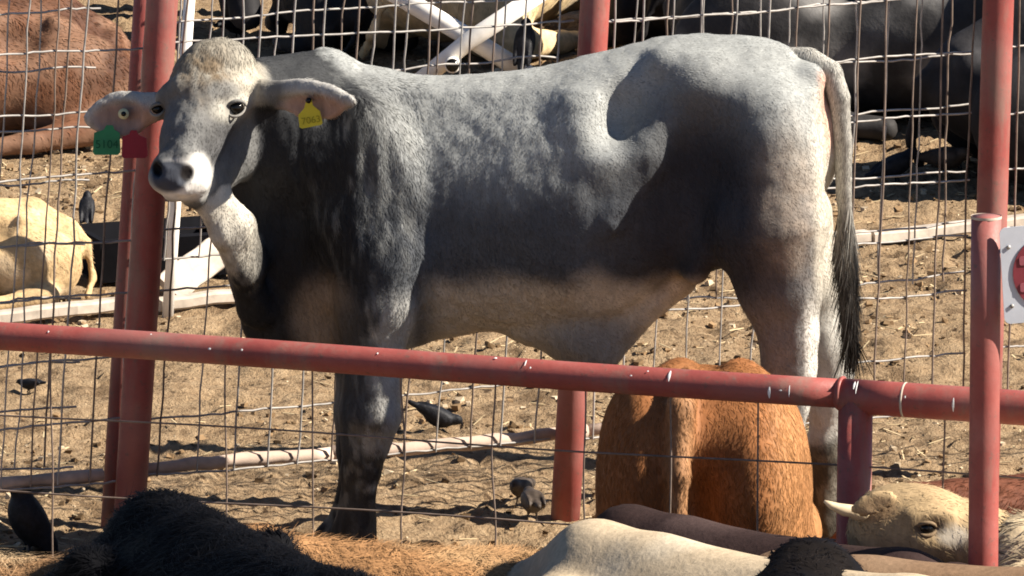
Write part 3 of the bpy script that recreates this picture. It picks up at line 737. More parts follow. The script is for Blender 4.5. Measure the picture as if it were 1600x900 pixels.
def uvs(c, r, squash=(1, 1, 1), n=14):
    V_, F_ = [], []
    for i_ in range(n+1):
        for j_ in range(2*n):
            t_, f_ = math.pi*i_/n, math.pi*j_/n
            V_.append((math.sin(t_)*math.cos(f_), math.sin(t_)*math.sin(f_), math.cos(t_)))
    V_ = np.array(V_)*r*np.asarray(squash)+np.asarray(c)
    for i_ in range(n):
        for j_ in range(2*n):
            F_.append([i_*2*n+j_, (i_+1)*2*n+j_, (i_+1)*2*n+(j_+1) % (2*n), i_*2*n+(j_+1) % (2*n)])
    return V_, np.array(F_)
for eu, evv, er in ((369, 168, .021), (246, 170, .016)):                 # eyes sit in the skin surface, lids over and under
    near = np.hypot(BU-eu, BV-evv) < 7; ys = float(V[near, 1].min()); ec = pix(eu, evv, ys+er*.42)
    ev, ef = uvs(ec, er, (1, .9, .86)); eye_o = link('eye', mesh_np('eye', ev, ef), M['eye'], bull)
    for sgn, rad_ in ((1, .0045), (-1, .0035)):
        lp = [ec+np.array([er*1.18*math.cos(t_), -er*.80*math.sin(t_)-.002+.35*er*math.cos(t_)*.4, sgn*er*(1.0*math.sin(t_)-.02)+.18*er*math.cos(t_)]) for t_ in np.linspace(.12, math.pi-.12, 12)]
        V2, F2 = tube_arrays(lp, [rad_*(.5+.6*math.sin(t_)) for t_ in np.linspace(.12, math.pi-.12, 12)], 8)
        link('eyelid', mesh_np('eyelid', V2, F2, True, np.tile(np.array([.17, .165, .155]) if sgn > 0 else np.array([.27, .255, .23]), (len(V2), 1))), M['coat'], eye_o)
# tail: bone, then switch of dark hair
TB = Body()
TB.chain([(b3(1205, 94, 0), 18*p), (b3(1258, 97, -2), 20*p), (b3(1292, 116, -8), 19*p), (b3(1306, 155, -20), 17*p), (b3(1311, 220, -26), 15*p), (b3(1313, 300, -26), 13*p), (b3(1317, 380, -22), 11*p), (b3(1322, 450, -18), 9*p), (b3(1325, 510, -18), 7*p)], .004)
tv, tf = TB.mesh(.008); tv = smooth_np(tv, tf, 6); tv = stance(tv).astype(np.float32)
tu, tvv = proj(tv); tc = np.tile(np.array([.36, .345, .31]), (len(tv), 1)); tc = lerp(tc, sst(300, 370, tvv+40*(vnoise(tv, 30, 3)-.5)), (.07, .065, .06))
tail = link('tail', mesh_np('tail', tv, tf, True, tc), M['coat'], bull)
hm = hair_mesh('tail_hair', tv, tf, tc, 22000, lambda P: np.where(proj(P)[1] > 320, .12, .012), (0, 0, -1), width=.0022, lift=.05, curl=.07, var=.3, scat=.09, seed=5)
tag(link('tail_hair', hm, M['fur'], tail), kind='stuff')
# ear tags
M['tagy'] = plain('yellow_tag', (.62, .52, .03), .45, .4, .08, 10); M['tagg'] = plain('green_tag', (.01, .20, .085), .45, .4, .15, 20)
M['tagr'] = plain('red_tag', (.26, .008, .03), .45, .4, .12, 20); M['tagdark'] = plain('tag_ink', (.34, .28, .02), .6, .2, 0, 5); M['taginkg'] = plain('tag_ink_green', (.006, .09, .042), .6, .2, 0, 5)
M['button'] = plain('cream_button', (.62, .58, .34), .5, .4, .05, 10)
def ear_tag(poly, wpx, mat, label, text=None, tsize=10, tpos=None, ink='tagdark', tilt=0):
    n = len(poly); th = 4*p
    A_ = [b3(u, v, wpx) for u, v in poly]; Bk = [q+np.array([0, th, 0]) for q in A_]
    Fq = [np.arange(n)[None, ::-1].copy(), np.arange(n)[None, :]+n, np.stack([np.arange(n), (np.arange(n)+1) % n, (np.arange(n)+1) % n+n, np.arange(n)+n], 1)]
    o = link('ear_tag', mesh_np('ear_tag', np.array(A_+Bk), Fq, False), mat, bull); o['label'] = label
    if text:
        cu = bpy.data.curves.new('digits', 'FONT'); cu.body = text; cu.size = tsize*p; cu.align_x = 'CENTER'; cu.align_y = 'CENTER'
        to = bpy.data.objects.new('tmp', cu); COL.objects.link(to); bpy.context.view_layer.update()
        dm = bpy.data.meshes.new_from_object(to.evaluated_get(bpy.context.evaluated_depsgraph_get())); bpy.data.objects.remove(to)
        d = link('digits', dm, M[ink], o); d.location = b3(*tpos, wpx-1.2); d.rotation_euler = (math.pi/2, R(tilt), 0)
    return o
ear_tag([(478, 158), (487, 156), (489, 165), (500, 174), (504, 192), (502, 195), (472, 201), (468, 199), (466, 180), (475, 170)], -212, M['tagy'], 'yellow plastic ear tag with dark digits', '7063', 15, (486, 188), tilt=-9)
ear_tag([(166, 196), (176, 196), (179, 203), (187, 208), (188, 238), (184, 242), (148, 242), (145, 238), (147, 208), (162, 203)], -104, M['tagg'], 'dark green plastic ear tag', '5104', 18, (167, 226), 'taginkg')
ear_tag([(204, 204), (213, 204), (217, 211), (229, 216), (231, 243), (227, 247), (193, 247), (190, 243), (191, 214), (202, 210)], -112, M['tagr'], 'dark red plastic ear tag')
bt = tube('tag_button', [b3(193, 178, -104), b3(193, 178, -98), b3(193, 178, -80)], 8.5*p, M['button'], bull, sides=18)
tube('button_hole', [b3(193, 178, -105.5), b3(193, 178, -103)], 4*p, M['eye'], bt, sides=14)
tube('tag_button', [b3(482, 157, -216), b3(482, 157, -196)], 4.5*p, M['eye'], bull, sides=12)
#==SPLIT==
# ================================================================== the other cattle
def yaw(a): return np.array(Matrix.Rotation(a, 3, 'Z'))
def lying_body(neck=(.80, 0, .66), poll=(.90, 0, .76), muz=(1.18, 0, .60), head=True, wide=1.0, horns=False):
    Bd = Body()
    Bd.ell((-.05, 0, .32), (.78, .33*wide, .29), .08)
    Bd.chain([((-.70, 0, .50), .05), ((-.50, 0, .60), .05), ((-.30, 0, .605), .04), ((.05, 0, .60), .04), ((.42, 0, .64), .06)], .06)
    Bd.rc((-.45, 0, .50), (.35, 0, .50), .14, .15, .1)
    for s in (-1, 1):
        Bd.ell((-.46, s*.26*wide, .27), (.30, .13, .25), .08)
        Bd.rc((-.38, s*.20*wide, .565), (-.46, s*.16*wide, .52), .04, .06, .04); Bd.ell((-.16, s*.24*wide, .52), (.14, .09, .09), .06, op=-1)
        Bd.rc((-.72, s*.09, .45), (-.68, s*.10, .38), .05, .07, .05)
        Bd.ell((.42, s*.2*wide, .38), (.19, .12, .26), .08)
        Bd.chain([((.5, s*.24, .16), .085), ((.74, s*.22, .07), .06), ((.52, s*.22, .05), .045)], .04)
        Bd.chain([((-.5, s*.40*wide, .1), .08), ((-.16, s*.42*wide, .065), .05), ((.02, s*.40*wide, .05), .045)], .04)
    Bd.chain([((-.76, 0, .48), .035), ((-.84, .05, .36), .028), ((-.86, .12, .15), .022), ((-.80, .2, .05), .03)], .04)
    n, q, m = [np.asarray(t, float) for t in (neck, poll, muz)]
    Bd.chain([((.5, 0, .48), .19), (n, .13)], .1)
    if head:
        d = (m-q)/np.linalg.norm(m-q); sd_ = np.cross(d, (0, 0, 1)); sd_ /= np.linalg.norm(sd_)
        Bd.rc(n, q, .12, .10, .06); Bd.rc(q, q+d*.16, .105, .09, .05); Bd.rc(q+d*.14, m, .085, .055, .04); Bd.ell(m, (.062, .062, .055), .03)
        Bd.rc(q+np.array([0, 0, -.06])+d*.05, m+np.array([0, 0, -.03])-d*.05, .08, .04, .04)
        for s in (-1, 1):
            e0 = q+sd_*s*.09; e1 = q+sd_*s*.24+np.array([0, 0, -.03]); c = (e0+e1)/2
            ax = (e1-e0)/np.linalg.norm(e1-e0); n_ = d; u_ = np.cross(ax, n_)
            Bd.ell(c, (.09, .02, .05), .02, rot=np.stack([ax, n_, u_], 1))
    return Bd
def standing_body(head_down=0.0, poll=None, muz=None):
    Bd = Body()
    Bd.ell((-.05, 0, .92), (.80, .30, .36), .08)
    Bd.chain([((-.68, 0, 1.18), .08), ((-.40, 0, 1.24), .08), ((0, 0, 1.21), .08), ((.45, 0, 1.26), .09)], .14)
    for s in (-1, 1):
        Bd.ell((-.52, s*.16, .92), (.22, .13, .32), .08); Bd.ell((.42, s*.17, .88), (.19, .11, .32), .08)
        Bd.rc((-.38, s*.19, 1.17), (-.45, s*.16, 1.12), .05, .07, .06)
        Bd.chain([((-.52, s*.18, .72), .13), ((-.50, s*.18, .55), .075), ((-.60, s*.18, .46), .055), ((-.57, s*.18, .25), .042), ((-.56, s*.18, .12), .048), ((-.52, s*.18, .03), .06)], .04)
        Bd.chain([((.42, s*.17, .70), .11), ((.42, s*.17, .50), .07), ((.43, s*.17, .38), .06), ((.42, s*.17, .2), .042), ((.42, s*.17, .11), .05), ((.46, s*.17, .03), .06)], .04)
    Bd.chain([((-.76, 0, 1.14), .04), ((-.86, 0, 1.0), .03), ((-.86, 0, .7), .022), ((-.85, 0, .45), .035)], .04)
    q = np.array(poll if poll is not None else (.98, 0, 1.30-head_down)); m = np.array(muz if muz is not None else (1.32, 0, 1.10-head_down*1.15)); n = q+np.array([-.06, 0, -.03])
    d = (m-q)/np.linalg.norm(m-q); sd_ = np.cross(d, (0, 0, 1)); sd_ /= np.linalg.norm(sd_)
    Bd.chain([((.5, 0, 1.02), .22), (n, .13)], .1); Bd.rc(q, q+d*.18, .11, .09, .06); Bd.rc(q+d*.14, m, .085, .06, .04); Bd.ell(m, (.065, .065, .058), .03)
    for s in (-1, 1):
        c = q+sd_*s*.17+np.array([0, 0, -.01]); u_ = np.cross(sd_, d)
        Bd.ell(c, (.10, .02, .05), .02, rot=np.stack([sd_, d, u_], 1))
    return Bd
def plain_coat(base, dark=None, lit=None, seed=0, amt=.3, patch=None):
    base = np.asarray(base, float)
    def f(V, Nn):
        n1 = fbm(V, 5, 3, seed); n2 = fbm(V, 25, 2, seed+3)
        c = base[None, :]*(1+amt*2*(n1-.5)+amt*1.4*(n2-.5))[:, None]
        if dark is not None: c = lerp(c, sst(.5, .68, fbm(V, 3.2, 3, seed+7)), dark)
        if lit is not None: c = lerp(c, sst(.55, .7, fbm(V, 4, 3, seed+9))*.8, lit)
        if patch: c = patch(c, V, Nn)
        return np.clip(c, .004, .85).astype(np.float32)
    return f
def animal(name, body, coat, label, cat, anchor, at, Y, rot, h=.022, hair=None, group=None, mat='shag', sz=None, eye=None, hairmat='furdull', zoff=0.0, squash=None):
    """grow the body in its own frame, then stand it so that its anchor point lies at an image point at depth Y"""
    V_, F_ = body.mesh(h); V_ = smooth_np(V_, F_, 2, .5)
    tgt = pix(at[0], at[1], Y); a = np.asarray(anchor, float)
    if a[2] > .3: a[2] = V_[(np.abs(V_[:, 0]-a[0]) < .06) & (np.abs(V_[:, 1]-a[1]) < .06), 2].max()      # the back's real height there
    s = sz if sz else tgt[2]/a[2]
    Nn, _ = vnormals(V_, F_); c = coat(V_, Nn)
    o = link(name, mesh_np(name, V_, F_, True, c), M[mat])
    Rz = yaw(rot); d = Rz@(a*s)
    o.location = (tgt[0]-d[0], tgt[1]-d[1], zoff); o.rotation_euler = (0, 0, rot); o.scale = (s, s, s)
    tag(o, label, cat, group)
    if hair:
        n, L, kw = hair
        wv = Rz@(V_*s).T; cam_l = Rz.T@(np.array([0, -1, .2]))
        vis = np.where(Nn@cam_l > -.35, 1.0, .06)
        zv = V_[:, 2]; vis = vis*np.where(zv > .22, 1, .15)
        hm_ = hair_mesh('hair', V_, F_, c, n, L/s, kw.pop('flow', (-.8, 0, -.7)), wgt=vis, **kw)
        tag(link('hair', hm_, M[hairmat], o), kind='stuff')
    if eye is not None:
        for e in eye:
            ev_, ef_ = uvs(e, .022); link('eye', mesh_np('eye', ev_, ef_), M['eye'], o)
    return o
FG = 'cattle lying in the foreground'
BK = 'cattle resting behind the mesh fence'
shag = lambda n, L, **k: (n, L, dict(dict(width=.0035, lift=.45, curl=.45, var=.35, clump=1.6), **k))
low = lambda: lying_body(neck=(.78, 0, .50), poll=(.92, 0, .48), muz=(1.22, 0, .25))
# foreground, in front of the rail fence
animal('calf', low(), plain_coat((.005, .005, .006), lit=(.014, .014, .016), seed=1), 'shaggy black calf lying in front at lower left', 'calf', (-.45, 0, .64), (262, 774), -2.75, R(-66), hair=shag(48000, .042, width=.0022, lift=.28, curl=.6, clump=2.4, seed=11), group=FG, mat='blackshag', hairmat='furblack')
animal('calf', low(), plain_coat((.36, .19, .085), lit=(.45, .30, .16), seed=2), 'orange brown woolly calf lying right of the shaggy black calf', 'calf', (0, 0, .635), (640, 852), -2.45, R(172), hair=shag(30000, .035, width=.0026, var=.22, seed=12), group=FG)
animal('calf', low(), plain_coat((.30, .17, .085), lit=(.48, .36, .22), seed=3), 'reddish brown woolly calf at the lower left corner', 'calf', (-.4, 0, .64), (40, 872), -2.55, R(160), hair=shag(30000, .05, width=.0026, var=.25, seed=13), group=FG)
animal('calf', low(), plain_coat((.46, .365, .25), lit=(.52, .44, .33), seed=4, amt=.12), 'cream calf lying in the foreground with its tail hanging at left', 'calf', (-.45, 0, .645), (950, 816), -2.75, R(-46), group=FG, mat='smooth')
animal('cow', low(), plain_coat((.034, .020, .018), lit=(.065, .042, .038), seed=5, amt=.2), 'dark maroon brown cow lying behind the cream calf', 'cow', (-.45, 0, .635), (1000, 792), -2.15, R(-44), group=FG, mat='smooth')
animal('calf', low(), plain_coat((.006, .006, .008), dark=(.009, .007, .006), seed=6), 'glossy black calf with brown flank at the bottom edge', 'calf', (-.3, 0, .64), (1258, 874), -3.3, R(-96), hair=shag(12000, .03, width=.003, lift=.25, curl=.35, var=.4, clump=1.4, seed=16), group=FG, mat='blackshag', hairmat='furblack')
animal('calf', low(), plain_coat((.20, .125, .075), lit=(.28, .19, .12), seed=7, amt=.2), 'light brown calf lying below the horned tan calf', 'calf', (-.1, 0, .635), (1500, 884), -3.05, R(-20), group=FG, mat='smooth')
animal('calf', low(), plain_coat((.56, .44, .28), lit=(.66, .56, .42), seed=8), 'pale cream woolly calf at the lower right edge behind the near post', 'calf', (-.45, 0, .64), (1625, 806), -2.5, R(-20), hair=shag(12000, .04, seed=18), group=FG)
# horned tan calf: head in view
HYD = -2.42; hp = 1/ppm(HYD)
def hq(u, v, wp=0): return pix(u, v, HYD+wp*hp)
HB = Body()
HB.chain([(hq(1398, 832, 0), 58*hp), (hq(1450, 830, -14), 62*hp), (hq(1530, 846, -26), 54*hp), (hq(1612, 868, -30), 42*hp)], .04)
HB.ell(hq(1430, 802, 20), (78*hp, 52*hp, 34*hp), .04)
HB.ell(hq(1620, 868, -28), (40*hp, 36*hp, 36*hp), .04)
HB.rc(hq(1425, 808, -62), hq(1482, 806, -66), 12*hp, 11*hp, .02); HB.rc(hq(1430, 842, -62), hq(1475, 846, -66), 9*hp, 9*hp, .025)
HB.ell(hq(1455, 824, -84), (17*hp, 14*hp, 14*hp), .02, op=-1)
HB.chain([(hq(1400, 840, 30), 70*hp), (hq(1440, 930, 120), 110*hp), (hq(1500, 1000, 260), 150*hp)], .08)
HB.ell(hq(1520, 1030, 420), (.42, .55, .30), .1)
HB.ell(hq(1366, 786, -66), (40*hp, 11*hp, 20*hp), .012, rot=Matrix.Rotation(R(-20), 3, 'Y')); HB.ell(hq(1362, 787, -78), (30*hp, 9*hp, 12*hp), .008, op=-1, rot=Matrix.Rotation(R(-20), 3, 'Y'))
hv, hf = HB.mesh(.012); hv = smooth_np(hv, hf, 2)
hu, hvv = proj(hv); hc = np.tile(np.array([.38, .27, .15]), (len(hv), 1)); hc = hc*(.75+.5*fbm(hv, 14, 3, 2))[:, None]
hc = lerp(hc, (1-sst(.7, 1.3, np.hypot((hu-1448)/24, (hvv-824)/12)))*.85, (.06, .04, .028)); hc = lerp(hc, (1-sst(.6, 1.3, np.hypot((hu-1490)/26, (hvv-838)/18)))*.7, (.55, .50, .42))
hc = lerp(hc, (1-sst(.6, 1.3, np.hypot((hu-1372)/30, (hvv-796)/22)))*.6, (.20, .12, .07))
horned = tag(link('calf', mesh_np('calf', hv, hf, True, hc.clip(.01, .8)), M['smooth']), 'tan horned calf with its head beside the near post', 'calf', FG)
hNn, _ = vnormals(hv, hf)
hm = hair_mesh('hair', hv, hf, hc, 9000, .016, (.8, 0, -.4), width=.002, lift=.35, curl=.2, var=.14, clump=.7, seed=19, wgt=np.where((hNn[:, 1] < .3) & (hv[:, 2] > .3), 1, .05))
tag(link('hair', hm, M['furdull'], horned), kind='stuff')
M['horn'] = plain('horn', (.58, .46, .30), .5, .4, .15, 30)
tube('horn', [hq(1362, 806, -20), hq(1346, 802, -26), hq(1338, 801, -27), hq(1328, 798, -30), hq(1320, 797, -31), hq(1308, 793, -34), hq(1298, 789, -36), hq(1288, 783, -38)], [12*hp, 11.5*hp, 12*hp, 10*hp, 10*hp, 7.6*hp, 6*hp, 2.2*hp], M['horn'], horned, sides=12)
hy = float(hv[np.hypot(hu-1448, hvv-825) < 6, 1].min()); he = pix(1448, 825, hy+5*hp)
ev, ef = uvs(he, 12*hp, (1, .9, .8)); heye = link('eye', mesh_np('eye', ev, ef), M['eye'], horned)
for sgn in (1, -1):
    V2, F2 = tube_arrays([he+np.array([15*hp*math.cos(t_), -9*hp*math.sin(t_), sgn*10.5*hp*math.sin(t_)]) for t_ in np.linspace(.1, math.pi-.1, 10)], [3.4*hp*(.5+.5*math.sin(t_)) for t_ in np.linspace(.1, math.pi-.1, 10)], 8)
    link('eyelid', mesh_np('eyelid', V2, F2, True, np.tile(np.array([.20, .14, .085]), (len(V2), 1))), M['smooth'], heye)
# brown cow seen from behind, between rail and bull
QY = -1.12; qp = 1/ppm(QY)
def q3(u, v, d=0.0): return pix(u, v, QY+d)
RB = Body()
RB.ell(q3(1006, 760, .02), (76*qp, .24, 175*qp), .06); RB.ell(q3(1178, 762, .02), (92*qp, .25, 180*qp), .06)
RB.ell(q3(1000, 940, .05), (95*qp, .24, 140*qp), .08); RB.ell(q3(1195, 940, .05), (105*qp, .24, 140*qp), .08)
RB.ell(q3(1095, 665, .12), (132*qp, .28, 92*qp), .08)
RB.rc(q3(1062, 585, .10), q3(1050, 620, .02), 27*qp, 34*qp, .05); RB.rc(q3(1158, 585, .10), q3(1170, 630, .04), 25*qp, 36*qp, .05)
RB.ell(q3(1100, 760, .42), (170*qp, .50, 150*qp), .1); RB.ell(q3(1100, 930, .42), (175*qp, .50, 130*qp), .1)
RB.chain([(q3(1075, 590, -.06), 20*qp), (q3(1064, 640, -.16), 20*qp), (q3(1060, 740, -.215), 17*qp), (q3(1058, 850, -.23), 14*qp), (q3(1056, 960, -.23), 18*qp)], .03)
RB.chain([(q3(1150, 850, .75), .15), (q3(1210, 830, 1.0), .11), (q3(1240, 860, 1.15), .07)], .08)
rv, rf = RB.mesh(.014); rv = smooth_np(rv, rf, 2); ru, rvv = proj(rv)
rc_ = np.tile(np.array([.26, .105, .038]), (len(rv), 1))*(.6+.8*fbm(rv, (14, 14, 5), 3, 6))[:, None]
rc_ = lerp(rc_, sst(1180, 1230, ru)*.4, (.46, .24, .10)); rc_ = lerp(rc_, (1-sst(.6, 1.4, np.abs(ru-1062)/22))*sst(560, 620, rvv)*.45, (.36, .22, .12))  # sunlit right haunch and tail strip painted lighter
rump = tag(link('cow', mesh_np('cow', rv, rf, True, rc_.clip(.01, .7)), M['shag']), 'orange brown cow seen from behind between the rail and the bull', 'cow')
rN, _ = vnormals(rv, rf)
hm = hair_mesh('hair', rv, rf, rc_, 34000, .018, (.12, 0, -1), width=.0024, lift=.10, curl=.2, var=.18, clump=.9, seed=21, wgt=np.where((rN[:, 1] < .3) & (rv[:, 2] > .2), 1, .05))
tag(link('hair', hm, M['furdull'], rump), kind='stuff')
animal('cow', low(), plain_coat((.125, .045, .025), seed=9), 'rust red cow lying beyond the rail at right, behind the near post', 'cow', (-.4, 0, .64), (1455, 752), -.95, R(20), hair=shag(12000, .02, width=.0028, lift=.2, curl=.2, var=.25, clump=.6, seed=22))
# behind the mesh fence
def gY(u, v): return float(gnd(u, v)[1])
animal('cow', lying_body(muz=(1.15, -.1, .45), poll=(.95, 0, .62)), plain_coat((.135, .060, .032), dark=(.075, .034, .02), lit=(.19, .105, .065), seed=31), 'red brown cow lying behind the mesh at upper left', 'cow', (-.45, 0, .645), (80, 56), gY(90, 215), R(206), hair=shag(9000, .02, width=.004, lift=.2, curl=.2, var=.25, clump=.6, seed=31), group=BK, sz=.78)
animal('calf', low(), plain_coat((.52, .36, .19), lit=(.60, .46, .30), seed=32), 'tan calf lying behind the mesh left of the leaning red post', 'calf', (-.45, 0, .645), (40, 325), gY(60, 470), R(196), hair=shag(9000, .012, width=.003, lift=.2, curl=.2, var=.10, clump=.5, seed=32), group=BK, sz=.5)
blk = lambda s: plain_coat((.012, .011, .013), lit=(.035, .033, .035), seed=s)
animal('cow', standing_body(.5), blk(33), 'black cow standing at the top left corner', 'cow', (-.5, 0, 0.01), (-10, 20), gY(0, 20), R(195), group=BK, sz=1.0, h=.028)
animal('cow', standing_body(.95, muz=(1.25, 0, .12), poll=(1.05, 0, .45)), blk(34), 'black cow grazing with lowered head above the grey bull\'s poll', 'cow', (1.25, 0, .12), (385, 62), gY(385, 72), R(-72), group=BK, sz=1.0, h=.028)
animal('cow', lying_body(muz=(1.1, .15, .4), poll=(.9, 0, .6)), plain_coat((.013, .013, .015), lit=(.10, .09, .09), seed=35), 'black cow with pale speckles lying behind the bull\'s withers', 'cow', (0, 0, 0), (520, 72), gY(520, 72), R(108), group=BK, sz=.55, h=.026)
animal('cow', lying_body(), plain_coat((.56, .42, .24), lit=(.62, .50, .34), seed=36), 'tan cow lying behind the crossed white poles', 'cow', (0, 0, .01), (775, 70), gY(740, 135)+1.0, R(60), group=BK, sz=.88, h=.026, hair=shag(7000, .02, width=.004, lift=.2, curl=.2, var=.15, clump=.5, seed=36))
animal('cow', lying_body(), blk(37), 'black cow lying right of the middle red post, behind the bull\'s back', 'cow', (0, 0, .0), (1120, 64), gY(1120, 64), R(72), group=BK, sz=.80, h=.026)
animal('cow', lying_body(neck=(.78, 0, .5), poll=(.95, 0, .40), muz=(1.2, 0, .2)), plain_coat((.030, .028, .028), lit=(.20, .19, .18), seed=38), 'dark grey cow lying behind the mesh above the bull\'s tail', 'cow', (-.2, 0, .0), (1330, 190), gY(1330, 190), R(-16), group=BK, sz=1.08, h=.026)
animal('cow', standing_body(.2), plain_coat((.06, .065, .085), seed=39), 'slate black cow standing behind the mesh left of the near post', 'cow', (-.4, 0, .0), (1520, 150), gY(1500, 140), R(170), group=BK, sz=1.0, h=.028)
animal('cow', lying_body(), blk(40), 'black cow lying at the right edge beyond the near post', 'cow', (-.2, 0, 0), (1720, 280), gY(1720, 280), R(14), group=BK, sz=1.0, h=.028)

# ================================================================== old boards, poles, added dark trough behind the fence
E0 = gnd(120, 503); E1 = gnd(1560, 370)
def epos(u): 
    t = (u-120)/(1560-120); return E0+(E1-E0)*t
BD = 'white boards lying along the ground'
for i_, (ua, ub, lab) in enumerate(((-80, 200, 'weathered white board lying left of the leaning red post'), (240, 640, 'weathered white board lying under the bull\'s throat'), (1120, 1345, 'weathered white board lying behind the bull\'s hocks'), (1350, 1640, 'weathered white board lying right of the bull\'s tail'))):
    o = plank('board', epos(ua)+np.array([0, 0, .035]), epos(ub)+np.array([0, 0, .045]), .055, .04, M['whitewood'], seg=10); tag(o, lab, 'board', BD)
wb = gnd(262, 495); wt = pix(300, -60, wb[1])
tag(tube('white_pole', [wb+(wt-wb)*t for t in (-.02, .3, .6, 1)], .018, M['whitepipe'], sides=14), 'upright white painted pole just right of the leaning red post', 'pole')
o = plank('broken_board', gnd(262, 478)+np.array([0, 0, .05]), pix(352, 385, gnd(262, 478)[1]+.25), .11, .025, M['whitewood'], up=(0, -1, .35), seg=6); tag(o, 'broken white board propped up under the bull\'s throat', 'board')
ta = gnd(140, 440); tb = gnd(352, 425); tl = np.linalg.norm(tb-ta); td = (tb-ta)/tl; tnn = np.array([-td[1], td[0], 0])
tr = tag(empty('filler_trough', (ta+tb)/2), 'low black trough shape added to fill the dark ground behind the leaning red post', 'trough')  # guessed trough, added to fill a dark area with black
def tpart(name, c, sx, sy, sz_, tilt=0):
    V_, F_ = box_np((0, 0, 0), (sx, sy, sz_)); rot_ = np.stack([td, tnn, (0, 0, 1)], 1)@np.array(Matrix.Rotation(tilt, 3, 'X'))
    o = link(name, mesh_np(name, V_@rot_.T+rot_@np.array([0, 0, 0])+td*c[0]+tnn*c[1]+np.array([0, 0, c[2]]), F_, False), M['black_rubber'], tr); return o
tpart('base', (0, 0, .03), tl, .22, .03); tpart('side', (0, -.13, .09), tl, .02, .15, R(18)); tpart('side', (0, .13, .09), tl, .02, .15, R(-18)); tpart('end', (-tl/2+.01, 0, .09), .02, .24, .13); tpart('end', (tl/2-.01, 0, .09), .02, .24, .13)
# crossed white poles of a feeder
XY = gY(740, 135)
xr = tag(empty('pole_cross', gnd(735, 135)), 'crossed thick white poles standing behind the bull\'s back', 'frame')
def xchild(o): o.parent = xr; o.matrix_parent_inverse = xr.matrix_basis.inverted(); return o
xchild(tube('pole', [pix(610, -14, XY), pix(735, 60, XY), pix(850, 132, XY)], .036, M['whitepipe'], sides=16))
xchild(tube('pole', [pix(655, 128, XY-.08), pix(735, 62, XY-.08), pix(862, -22, XY-.08)], .034, M['whitepipe'], sides=16))
xchild(tube('pipe_stub', [pix(707, 102, XY-.26), pix(707, 100, XY-.06)], .030, M['whitepipe'], sides=18)); 
xchild(tube('pipe_mouth', [pix(707, 102, XY-.263), pix(707, 102, XY-.25)], .025, M['eye'], sides=18))
# far fence posts at the top
fp = gnd(1222, 78); ft = pix(1226, -160, fp[1])
tag(tube('fence_post', [fp, (fp+ft)/2, ft], .034, M['pipe'], sides=16), 'red pipe post behind the bull\'s rump, white pole at its left', 'post')
fp = gnd(1196, 76); ft = pix(1200, -160, fp[1])
tag(tube('white_pole', [fp, (fp+ft)/2, ft], .022, M['whitepipe'], sides=14), 'white pole left of the red post behind the bull\'s rump', 'pole')

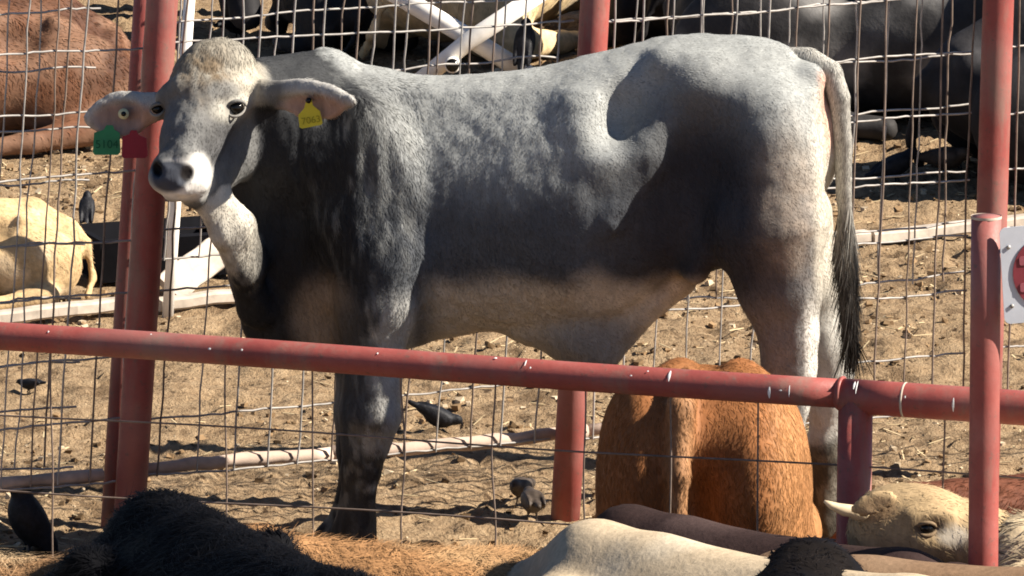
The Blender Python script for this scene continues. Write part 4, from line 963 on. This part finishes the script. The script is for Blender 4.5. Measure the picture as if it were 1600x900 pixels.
# ================================================================== birds
def bird_body(bend):
    Bb = Body()
    Bb.ell((0, 0, .075), (.062, .038, .041), .02, rot=np.array(Matrix.Rotation(bend, 3, 'Y')))
    c, s_ = math.cos(bend), math.sin(bend)
    def rr_(x, z): return (c*x+s_*z, -s_*x+c*z+.075)
    nx_, nz_ = rr_(.058, .014); Bb.rc((rr_(.03, .004)[0], 0, rr_(.03, .004)[1]), (nx_, 0, nz_), .026, .020, .02)
    hx, hz = rr_(.074, .018+.0); Bb.ell((hx, 0, hz), (.024, .019, .020), .012)
    bx, bz = rr_(.108, .008); Bb.rc((hx+.012, 0, hz-.002), (bx, 0, bz), .008, .003, .006)
    txx, tz_ = rr_(-.125, .008); Bb.rc((rr_(-.05, .006)[0], 0, rr_(-.05, .006)[1]), (txx, 0, tz_), .017, .010, .015)
    for s in (-1, 1):
        Bb.rc((.0, s*.014, .05), (.006, s*.016, .004), .006, .004, .006); Bb.rc((.004, s*.016, .004), (.026, s*.018, .003), .0045, .003, .004)
        Bb.ell((rr_(-.025, .008)[0], s*.026, rr_(-.025, .008)[1]), (.075, .011, .026), .012, rot=np.array(Matrix.Rotation(bend, 3, 'Y')))
    return Bb
M['feather'] = plain('black_feathers', (.010, .010, .013), .6, .25, .6, 70, bmp=.5); M['feather_brown'] = plain('brown_feathers', (.05, .037, .028), .6, .3, .4, 50)
bcache = {}
for (u, v, rot, bend, sz_, mt, lab, lift_) in (
    (684, 681, 0, R(24), .74, 'feather', 'black bird bending to peck beside the bull\'s front leg', 0),
    (814, 782, 250, R(-5), .70, 'feather_brown', 'dark brown bird standing left of the middle red post', 0),
    (46, 868, 200, R(-62), 1.25, 'feather', 'black bird standing upright at the lower left', 0),
    (46, 612, 160, R(5), .42, 'feather', 'small black bird on the dirt just under the rail at far left', 0),
    (816, 92, 75, R(-60), 1.0, 'feather', 'black bird perched upright on the crossed white poles', .0),
    (480, 74, 120, R(-50), 1.0, 'feather', 'black bird standing behind the bull\'s neck', 0),
    (372, 60, 40, R(0), .9, 'feather', 'black bird on the ground above the bull\'s poll', 0),
    (1400, 287, 15, R(-22), .92, 'feather', 'black bird walking on the dirt right of the bull\'s tail', 0),
    (1478, 282, 330, R(-5), 1.0, 'feather_brown', 'brown bird on the dirt left of the near post', 0),
    (1498, 262, 20, R(-20), .8, 'feather', 'black bird behind the brown bird left of the near post', 0),
    (832, 815, 100, R(0), .8, 'feather_brown', 'brown bird half hidden behind the maroon cow, below the middle post', 0),
    (136, 352, 90, R(-40), .7, 'feather', 'black bird beside the tan calf\'s rump', 0)):
    g_ = gnd(u, v)
    kk = round(bend, 3)
    if kk not in bcache: bcache[kk] = bird_body(bend).mesh(.0055)
    bv_, bf_ = bcache[kk]
    o = link('bird', mesh_np('bird', smooth_np(bv_, bf_, 1), bf_), M[mt]); o.location = (g_[0], g_[1], gz(g_[0], g_[1])*.6+lift_-.002); o.rotation_euler = (0, 0, R(rot)); o.scale = (sz_,)*3
    if 'crossed' in lab: o.location = pix(820, 86, XY-.05); o.location.z -= .03*sz_
    tag(o, lab, 'bird', 'birds feeding among the cattle')
